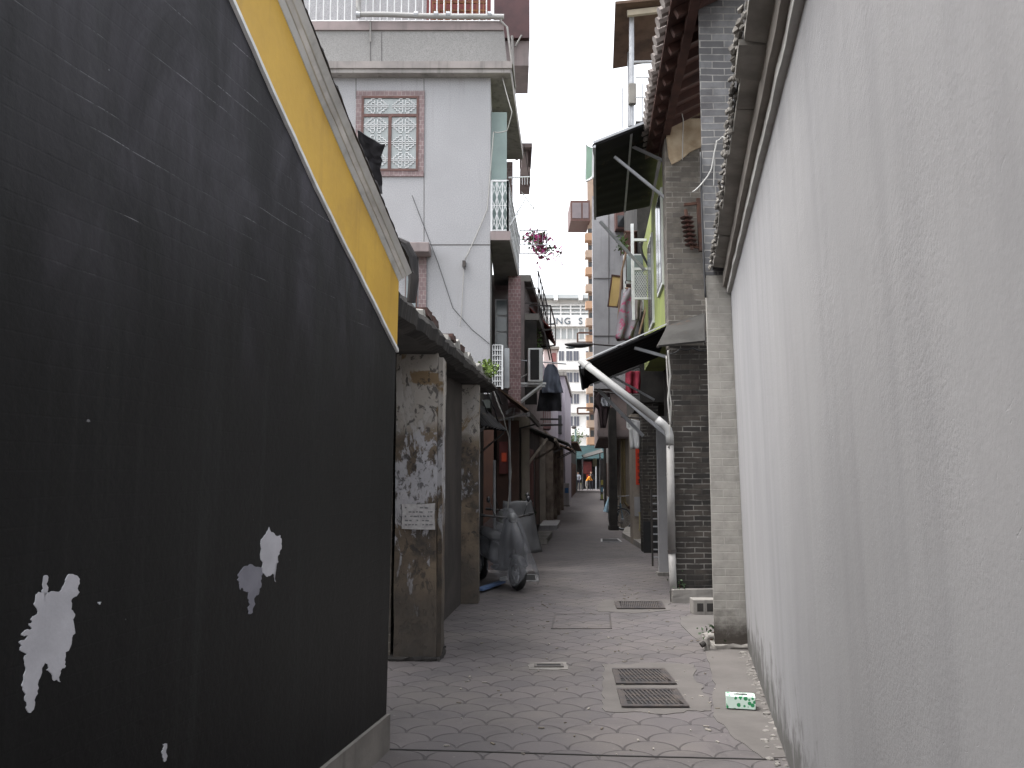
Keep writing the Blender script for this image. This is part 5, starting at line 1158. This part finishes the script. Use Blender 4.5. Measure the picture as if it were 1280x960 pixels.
cover(w, .20, PLAST, 'translucent plastic sheet draped over the front scooter', c, seed=1)
c2 = Vector((-.18, 14.15, 0))
t, w2_ = scooter('parked_scooter', 'second scooter behind the plastic covered one with grey rain cover', c2, R(-62), flat('grey_fairing', (.16,.165,.18), .35))
def f2(u, v):
    return w2_(.78-.22*v+.14*math.sin(math.pi*u), (u-.5)*(.66-.16*v), .34+.80*v)+Vector(mnoise.noise_vector(w2_(u,v,0)*4))*.03
mb = MB(); mb.grid(f2, 14, 16); tag(mb.build('rain_apron', surf('grey_tarp', (.115,.117,.123), (.08,.081,.086), 3, .6, .2, 20), smooth=True, solid=.012), 'grey tarpaulin apron over the front of the second scooter', 'cover')
t = thing('blue_plank', 'thin blue board lying on the paving under the scooter', 'board', G(612,734)); a_, b_ = G(599,737,.05), G(628,727,.05); MB().bar(a_, b_, .10, .03).build('board', flat('blue_paint', (.10,.16,.30), .6), t); MB().bar(b_+Vector((-.03,0,.03)), b_+Vector((.06,-.02,.05)), .10, .05).build('bracket', WHITEM, t)
# ------------------------------------------------------------------ bicycle
c = G(776,663); t = thing('bicycle', 'blue bicycle parked against the dark square column', 'bicycle', c+Vector((0,.25,0)))
ca, sa = math.cos(R(-79)), math.sin(R(-79))
def w(x, y, z): return c+Vector((-.04,.45,0))+Vector((x*ca-y*sa, x*sa+y*ca, z))
ax = (-sa, ca, 0)
for x in (-.48, .48):
    ax = (-sa, ca, 0) if x < 0 else (math.sin(R(38)), math.cos(R(38)), 0)
    wh = MB().ring(w(x,0,.31), ax, .29, .022).build('wheel', RUBBER, t, smooth=True); mb = MB(); mb.ring(w(x,0,.31), ax, .262, .012, 28, 6); mb.tube([w(x,-.04,.31),w(x,.04,.31)], .025, 8)
    for k in range(14): an = k*math.pi/7; hv = Vector((ax[1],-ax[0],0)); mb.bar(w(x,0,.31), w(x,0,.31)+hv*.262*math.cos(an)+Vector((0,0,.262*math.sin(an))), .005)
    mb.build('rim', GALV, wh)
mb = MB(); bb, st_, hdp = w(-.05,0,.28), w(-.2,0,.70), w(.33,0,.68)
for p, q in ((bb,st_),(bb,hdp),(st_.lerp(bb,.15),hdp.lerp(w(.34,0,.6),.3)),(bb,w(-.48,0,.31)),(st_.lerp(bb,.2),w(-.48,0,.31)),(w(.31,0,.74),w(.48,0,.31))): mb.tube([p,q], .02, 8)
mb.build('frame', flat('teal_blue_paint', (.012,.05,.075), .35), t)
mb = MB(); mb.tube([w(.31,0,.72),w(.29,0,.92)], .014, 8); mb.tube([w(.24,-.28,.95),w(.31,-.12,.93),w(.31,.12,.93),w(.24,.28,.95)], .013, 8); mb.build('handlebar', GALV, t)
mb = MB(); mb.tube([st_, w(-.22,0,.80)], .013, 8); mb.build('seat_post', GALV, t); mb = MB(); mb.blob(w(-.24,0,.83), .13, .10, .04, 2); mb.build('saddle', BLACKP, t, smooth=True)
ax = (-sa, ca, 0); mb = MB(); mb.ring(bb, ax, .085, .008, 20, 6); mb.bar(bb, w(-.05+.12,.05,.18), .018); mb.bar(bb, w(-.05-.12,-.05,.38), .018); mb.bar(w(.07,.0,.18),w(.07,.14,.18),.03); ax = (-sa, ca, 0); mb.bar(w(-.17,-.14,.38),w(-.17,0,.38),.03); mb.build('pedals', DARKM, t)
mb = MB()
for s in (-.48,):
    pts = [w(s+.33*math.cos(a_*math.pi/10), 0, .31+.33*math.sin(a_*math.pi/10)) for a_ in range(1,10)]; mb.tube(pts, .018, 6)
mb.build('mudguard', flat('teal_blue_paint', (.012,.05,.075), .35), t)
t = thing('closed_umbrella', 'pale blue and white closed umbrella leaning by the dark column', 'umbrella', G(761,640)); b = G(760,641); mb = MB(); mb.tube([b+Vector((-.06,.3,.02)), b+Vector((.0,.3,.30)), b+Vector((.08,.3,.62))], [.10,.07,.015], 8); mb.build('canopy', flat('pale_blue_cloth', (.30,.46,.58), .7), t); MB().tube([b+Vector((.08,.3,.6)), b+Vector((.12,.3,.78))], .012, 6).build('shaft', GALV, t)
t = thing('low_kerb_step', 'low concrete step at the doors between the bicycle and brick pier', 'step', G(795,672)); mb = MB(); mb.prism([G(778,672),G(806,690),G(812,690),G(800,664),G(782,664)], (0,0,.12)); mb.build('tread', CONC, t)
t = thing('yellow_bar_gate', 'small yellow barred gate at the door pier', 'gate', P(802,668,19)); mb = MB()
for px in (799.5,803,806.5): mb.bar(P(px,664,18.8), P(px,640,18.8), .025)
mb.build('bars', surf('cream_bars', (.42,.37,.2), (.3,.27,.16), 3), t); mb = MB(); mb.bar(P(798,641,18.8),P(808,641,18.8), .025); mb.bar(P(798,662,18.8),P(808,662,18.8), .025); mb.build('rails', surf('cream_bars', (.42,.37,.2)), t)
for px, Y, y0, y1, m_, lb, cat in ((752.5,48,575,628,DARKM,'thin dark post beside the hanging packets near the market','post'),(757,36,560,632,CONC_DARK,'sooty concrete post between the umbrella and the market posts','post')):
    t = thing('post', lb, cat, P(px,y1,Y)); base = G(px, 590+1680/Y); MB().box(P(px-1.6,y1,Y).x, P(px+1.6,y1,Y).x, Y, Y+.12, 0, ZZ(y0,Y)).build('shaft', m_, t); MB().box(P(px-2.2,y1,Y).x, P(px+2.2,y1,Y).x, Y-.03, Y+.15, 0, .08).build('base', m_, t)
cols = [(.25,.22,.06),(.22,.06,.07),(.06,.14,.19),(.3,.3,.3),(.16,.18,.06),(.2,.08,.13)]
t = thing('hanging_goods', 'strip of small colourful packets hanging at a far shop door', 'goods', P(754,600,40))
for k in range(6): MB().box(P(751+ (k%2)*4,590,40).x, P(753.6+(k%2)*4,590,40).x, 40, 40.06, ZZ(606+ (k//2)*9,40), ZZ(600+(k//2)*9,40)).build('packet', flat('packet_%s' % ('yellow','red','blue','white','lime','pink')[k], cols[k], .4), t)
# ------------------------------------------------------------------ end of the alley: market sheds, people, school, flats
t = thing('market_shed', 'teal roofed market shed closing the far end of the alley', 'market shed', P(728,613,77))
MB().hexa([Vector((2.0,79,ZZ(574,79))),Vector((11,79,ZZ(574,79))),Vector((11,84,ZZ(556,79))),Vector((2.0,84,ZZ(556,79))),Vector((2.0,79,ZZ(574,79)+.08)),Vector((11,79,ZZ(574,79)+.08)),Vector((11,84,ZZ(556,79)+.08)),Vector((2.0,84,ZZ(556,79)+.08))]).build('roof', mat_corr('teal_sheet', (.013,.035,.038)), t)
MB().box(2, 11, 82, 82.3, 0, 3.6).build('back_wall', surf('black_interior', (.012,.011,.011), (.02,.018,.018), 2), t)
mb = MB(); mb.box(XX(729,79,590),XX(741,79,590),80,80.3,ZZ(592,80),ZZ(577,80)); mb.build('red_stall_back', DOORR, t)
mb = MB(); mb.box(XX(734,79,595),XX(739,79,595),79.6,79.8,ZZ(598,79.7),ZZ(593,79.7)); mb.build('red_stall_lamp', REDL, t)
mb = MB()
for px in (712,728,745): mb.tube([P(px,613,79), P(px,574,79)], .06, 8)
mb.build('post', GALV, t)
t = thing('market_canopy', 'low grey canopy on white posts in front of the market shed', 'canopy', P(737,613,72)); MB().prism([P(727,570,70),P(752,562,70),P(754,566,66),P(730,573,66)], (0,0,.08)).build('sheet', SHEETG, t); mb = MB(); mb.tube([P(728,612,69),P(728,572,69)], .06, 8); mb.tube([P(750,612,68),P(750,566,68)], .07, 8); mb.build('post', WHITEM, t); MB().box(XX(741,69,575),XX(746,69,575),69,69.1,ZZ(583,69),ZZ(573,69)).build('hanging_sign', flat('cream_sign', (.5,.46,.3), .6), t)
t = thing('red_sign', 'small vertical red shop sign with white marks far down the alley', 'sign', P(714,602,66)); MB().box(XX(712.4,66,588),XX(716,66,588),66,66.1,ZZ(597,66),ZZ(580,66)).build('board', RED, t); mb = MB()
for k in range(4): mb.box(XX(713.2,65.9,588),XX(715.2,65.9,588),65.96,65.995,ZZ(584.5+k*4,66),ZZ(582+k*4,66))
mb.build('lettering', WHITEM, t); MB().tube([P(711,581,66),P(718,579,66)], .04, 6).build('bracket', DARKM, t)
t = thing('lamp_post', 'tall green lamp post standing at the far end of the alley', 'lamp post', P(719.5,614,70)); MB().tube([P(719.5,614,70),P(719.5,536,70)], [.11,.08], 10).build('pole', surf('grey_green_paint', (.16,.23,.22), (.12,.18,.17), 3), t); mb = MB(); mb.blob(P(717.5,534,70), .22, .15, .16, 2); mb.build('lamp_head', DARKM, t)
def person(label, c, shirt, pants, arm=.25, lean=0.0, bend=0.0, h=1.65):
    c = Vector(c); s = h/1.65; me = bpy.data.meshes.new('person'); bm = bmesh.new()
    J = {}
    def v(n, x, y, z): J[n] = bm.verts.new(Vector((x,y,z))*s)
    b = bend
    v('pel',0,0,.88); v('wst',0,-.02-b*.1,1.05); v('chs',0,-.02-b*.25,1.27-b*.05); v('nck',0,-.02-b*.34,1.42-b*.1); v('hed',0,-.04-b*.4,1.55-b*.12); v('crn',0,-.03-b*.4,1.64-b*.12)
    for q, sx in (('l',-1),('r',1)):
        v('sh'+q,sx*.17,-.02-b*.28,1.36-b*.06); v('el'+q,sx*(.22+arm*.1),-.06-b*.3,1.08); v('wr'+q,sx*(.2+arm*.05),-.2-b*.3,.92); v('hp'+q,sx*.09,0,.84); v('kn'+q,sx*.10,-.05*sx,.47); v('an'+q,sx*.11,.06*sx,.07); v('to'+q,sx*.12,-.14+.06*sx,.03)
    E_ = [('pel','wst'),('wst','chs'),('chs','nck'),('nck','hed'),('hed','crn')]
    for q in 'lr': E_ += [('chs','sh'+q),('sh'+q,'el'+q),('el'+q,'wr'+q),('pel','hp'+q),('hp'+q,'kn'+q),('kn'+q,'an'+q),('an'+q,'to'+q)]
    for a_, b_ in E_: bm.edges.new((J[a_], J[b_]))
    rad = dict(pel=.13,wst=.125,chs=.14,nck=.055,hed=.095,crn=.07)
    bm.verts.index_update(); idx = {k: x.index for k, x in J.items()}; bm.to_mesh(me); bm.free()
    o = bpy.data.objects.new('person', me); COL.objects.link(o); o.location = c; o.rotation_euler = (0,0,lean)
    md = o.modifiers.new('skin','SKIN'); sub = o.modifiers.new('sub','SUBSURF'); sub.levels = sub.render_levels = 1
    for k, i in idx.items():
        r_ = rad.get(k, {'sh':.065,'el':.045,'wr':.035,'hp':.095,'kn':.065,'an':.045,'to':.04}.get(k[:2], .05))*s
        me.skin_vertices[0].data[i].radius = (r_, r_*.85)
    me.skin_vertices[0].data[idx['pel']].use_root = True
    m = NT('clothed_'+label.split()[2]+label.split()[-1]); x, y, z = m.xyz()
    col = m.mix(m.math('GREATER_THAN', z, .90*s), pants, shirt); col = m.mix(m.math('GREATER_THAN', z, (1.43-b*.1)*s), col, (.35,.22,.16)); col = m.mix(m.math('GREATER_THAN', z, (1.60-b*.12)*s), col, (.02,.017,.015)); col = m.mix(m.math('LESS_THAN', z, .07), col, (.05,.05,.05))
    me.materials.append(m.out(col, .85)); tag(o, label, 'person'); LOC[o.name] = c
    return o
person('person in orange shirt bending at the far market stall', G(733.5,612.5), (.75,.30,.03), (.30,.28,.26), lean=R(60), bend=1.0, h=1.5)
person('person in pale grey top walking beside the person in orange', G(723,612.8), (.42,.44,.50), (.07,.07,.10), lean=R(-15), h=1.6)
person('person in black clothes standing at the dark market stall', G(739,612.3), (.02,.02,.025), (.03,.03,.04), lean=R(10), h=1.65)
person('person in dark jacket standing under the red sign', G(716,612.8), (.05,.05,.06), (.04,.04,.06), lean=R(30), h=1.6)
for k, (px, lb) in enumerate(((726,'pale market crate pile beside the orange shirt person'),)):
    t = thing('market_table', lb, 'stall', G(px,613)); b = G(px,612.5); MB().box(b.x-.5,b.x+.2,b.y+.6,b.y+1.2,.0,.5).build('crate', CONC, t); MB().box(b.x-.45,b.x+.15,b.y+.65,b.y+1.15,.503,.62).build('goods', surf('leaf_goods', (.2,.2,.12)), t)
# school
YSc = 125.0
t = thing('school_building', 'white school building with grey capital letters across its front', 'school', (9, YSc, 0)); sch = t
SCH = surf('white_school_paint', (.80,.80,.79), (.74,.74,.73), .2, .7, 0); SCHS = surf('grey_school_recess', (.50,.53,.54), (.44,.47,.48), .2, .7, 0)
def sx(px): return XX(px, YSc, 460)
MB().box(-12, 40, YSc+.6, YSc+18, 0, ZZ(374,YSc)).build('main_wall', SCH, t)
MB().box(-12, 40, YSc-.8, YSc+18.5, ZZ(374,YSc)+.01, ZZ(369,YSc)).build('roof', SCHS, t)
mb = MB()
for px in (695,726): mb.box(sx(px-2.5), sx(px+2.5), YSc-1, YSc+2, ZZ(374,YSc)-.3, ZZ(370,YSc)+.1)
mb.build('roof_beam_end', SCH, t)
MB().box(-12, 40, YSc-.2, YSc+.59, ZZ(408,YSc), ZZ(394,YSc)).build('sign_band', SCH, t)
MB().box(-12, 40, YSc+.55, YSc+.598, ZZ(393.5,YSc), ZZ(380,YSc)).build('gallery', SCHS, t)
mb = MB()
x = sx(676)
for k in range(8): xx = sx(664+k*12.5); mb.bar((xx,YSc+.3,ZZ(394,YSc)),(xx,YSc+.3,ZZ(380,YSc)), .22)
for y in (381,385,390): mb.bar((-5,YSc+.28,ZZ(y,YSc)),(30,YSc+.28,ZZ(y,YSc)), .16)
mb.build('gallery_railing', SCH, t)
MB().box(-12, 40, YSc+.55, YSc+.598, ZZ(423,YSc), ZZ(410,YSc)).build('gallery', SCHS, t); mb = MB()
for k in range(14): xx = sx(664+k*7.5); mb.bar((xx,YSc+.3,ZZ(423,YSc)),(xx,YSc+.3,ZZ(410,YSc)), .15)
mb.build('gallery_railing', SCH, t)
for k, y in enumerate((444, 471, 498, 526, 551)):
    MB().box(-12, 40, YSc+.0, YSc+.59, ZZ(y+18,YSc), ZZ(y+10,YSc)).build('spandrel', SCH, t)
    for px in (668,684,702,712,720.5,736):
        wd = 3.2 if px not in (712,) else 3.8
        w_ = MB().box(sx(px-wd-.4), sx(px+wd+.4), YSc+.50, YSc+.598, ZZ(y+7.0,YSc), ZZ(y-6.5,YSc)).build('window', SCH, t)
        MB().box(sx(px-wd), sx(px-.25), YSc+.44, YSc+.498, ZZ(y+6.3,YSc), ZZ(y-5.8,YSc)).build('pane', flat('school_glass', (.13,.14,.17), .2), w_); MB().box(sx(px+.25), sx(px+wd), YSc+.44, YSc+.498, ZZ(y+6.3,YSc), ZZ(y-5.8,YSc)).build('pane', flat('school_glass', (.13,.14,.17), .2), w_)
lm = bmesh.new(); dg = bpy.context.evaluated_depsgraph_get()
for ch, px in (('H',680.5),('U',690.5),('N',699.5),('G',709.5),('S',726)):
    cu = bpy.data.curves.new('lettering', 'FONT'); cu.body = ch; cu.size = 1.42; cu.extrude = .05; cu.align_x = 'CENTER'
    o = bpy.data.objects.new('lettering', cu); me = bpy.data.meshes.new_from_object(o)
    me.transform(Matrix.Translation(Vector((sx(px), YSc-.26, ZZ(405.5,YSc)))) @ Matrix.Rotation(R(90), 4, 'X')); lm.from_mesh(me); bpy.data.objects.remove(o)
mb = MB(); mb.bm.free(); mb.bm = lm; mb.build('lettering', flat('sign_letter', (.10,.13,.16), .6), t)
# flats with tan balconies
t = thing('tan_balcony_flats', 'tall tan block of flats with stacked balconies beyond the school', 'apartment building', (9.5, 92, 0)); Yf = 90.0
_x = XX(735.5,Yf,400); MB().hexa([(_x,Yf,0),(22,Yf,0),(24,104,0),(_x+1.6,104,0),(_x,Yf,34),(22,Yf,34),(24,104,34),(_x+1.6,104,34)]).build('wall', TAN, t)
y = 292; k = 0
while y < 545:
    MB().box(XX(731.5,Yf,400), XX(742,Yf,400), Yf-1.2, Yf-.003, ZZ(y+12,Yf), ZZ(y+3,Yf)).build('balcony', TAN if k % 2 else surf('orange_tan', (.40,.25,.16), (.33,.21,.14), 1), t)  # orange sunlight on the balconies put into their colours
    MB().box(XX(736.5,Yf,400), XX(741,Yf,400), Yf-.06, Yf-.004, ZZ(y+2,Yf), ZZ(y-6,Yf)).build('window', GLASSD, t); y += 21; k += 1
MB().box(XX(712,Yf,268), XX(736,Yf,268), Yf-1.5, Yf+3, ZZ(281,Yf), ZZ(256,Yf)).build('cantilever_box', BROWNF, t); mb = MB(); mb.box(XX(714,Yf,268), XX(725,Yf,268), Yf-1.56, Yf-1.503, ZZ(278,Yf), ZZ(259,Yf)); mb.box(XX(727,Yf,268), XX(734,Yf,268), Yf-1.56, Yf-1.503, ZZ(278,Yf), ZZ(259,Yf)); mb.build('pane', surf('brown_glass', (.20,.17,.18), (.16,.14,.15), 1), t)
mb = MB()
for y_ in (428,510,517): mb.bar(P(722,y_,Yf-1.3), P(742,y_,Yf-1.3), .18)
mb.bar(P(722,510,Yf-1.3), P(722,517,Yf-1.3), .18); mb.bar(P(723,416,Yf-1.3), P(742,416,Yf-1.3), .18); mb.bar(P(722,416,Yf-1.3), P(722,428,Yf-1.3), .18); mb.build('drying_frame', RUST, t)
t = thing('pale_low_house', 'small pale pink house with red windows in front of the school', 'house', (5.5, 100, 0)); MB().box(XX(680,100,450), XX(697,100,450), 100, 106, 0, ZZ(437,100)).build('wall', surf('pale_pink_paint', (.52,.44,.44), (.45,.38,.38), .5), t)
mb = MB()
for y_ in (446,470,495,520): mb.box(XX(690,99.9,y_), XX(695,99.9,y_), 99.9, 99.99, ZZ(y_+6,99.9), ZZ(y_-5,99.9))
mb.build('window', flat('red_brown_window', (.25,.10,.10), .5), t); MB().box(XX(679,100,450), XX(699,100,450), 99.5, 106.5, ZZ(437,100)+.01, ZZ(434,100)).build('roof', CONC, t)
t = thing('street_tree', 'small green tree behind the teal market roof', 'tree', (XX(708,88,560), 88, 0)); mb = MB(); b = Vector((XX(708,88,560),88,0)); mb.tube([b, b+Vector((.1,0,2.5)), b+Vector((0,0,4.2))], [.18,.14,.06], 8); mb.tube([b+Vector((.1,0,2.5)), b+Vector((.9,0,4.6))], [.1,.04], 6); mb.build('trunk', WOODB, t); mb = MB()
for s in range(16):
    q = b+Vector((random.gauss(.2,.9), random.gauss(0,.6), random.uniform(3.2,5.8)))
    for _ in range(40): mb.leaf(q+Vector((random.gauss(0,.28),random.gauss(0,.28),random.gauss(0,.22))), random.uniform(.15,.3))
mb.build('crown', LEAFG, t)
# overhead wires
wire('thin overhead wire dropping past the white balcony cage to the flower rack', [P(655,180,17),P(664,240,18),P(672,288,19)], .006, CABLEK)
wire('faint overhead wire crossing the alley mouth toward the red awning', [P(645,330,18),P(668,352,20),P(672,380,21)], .006, CABLE)
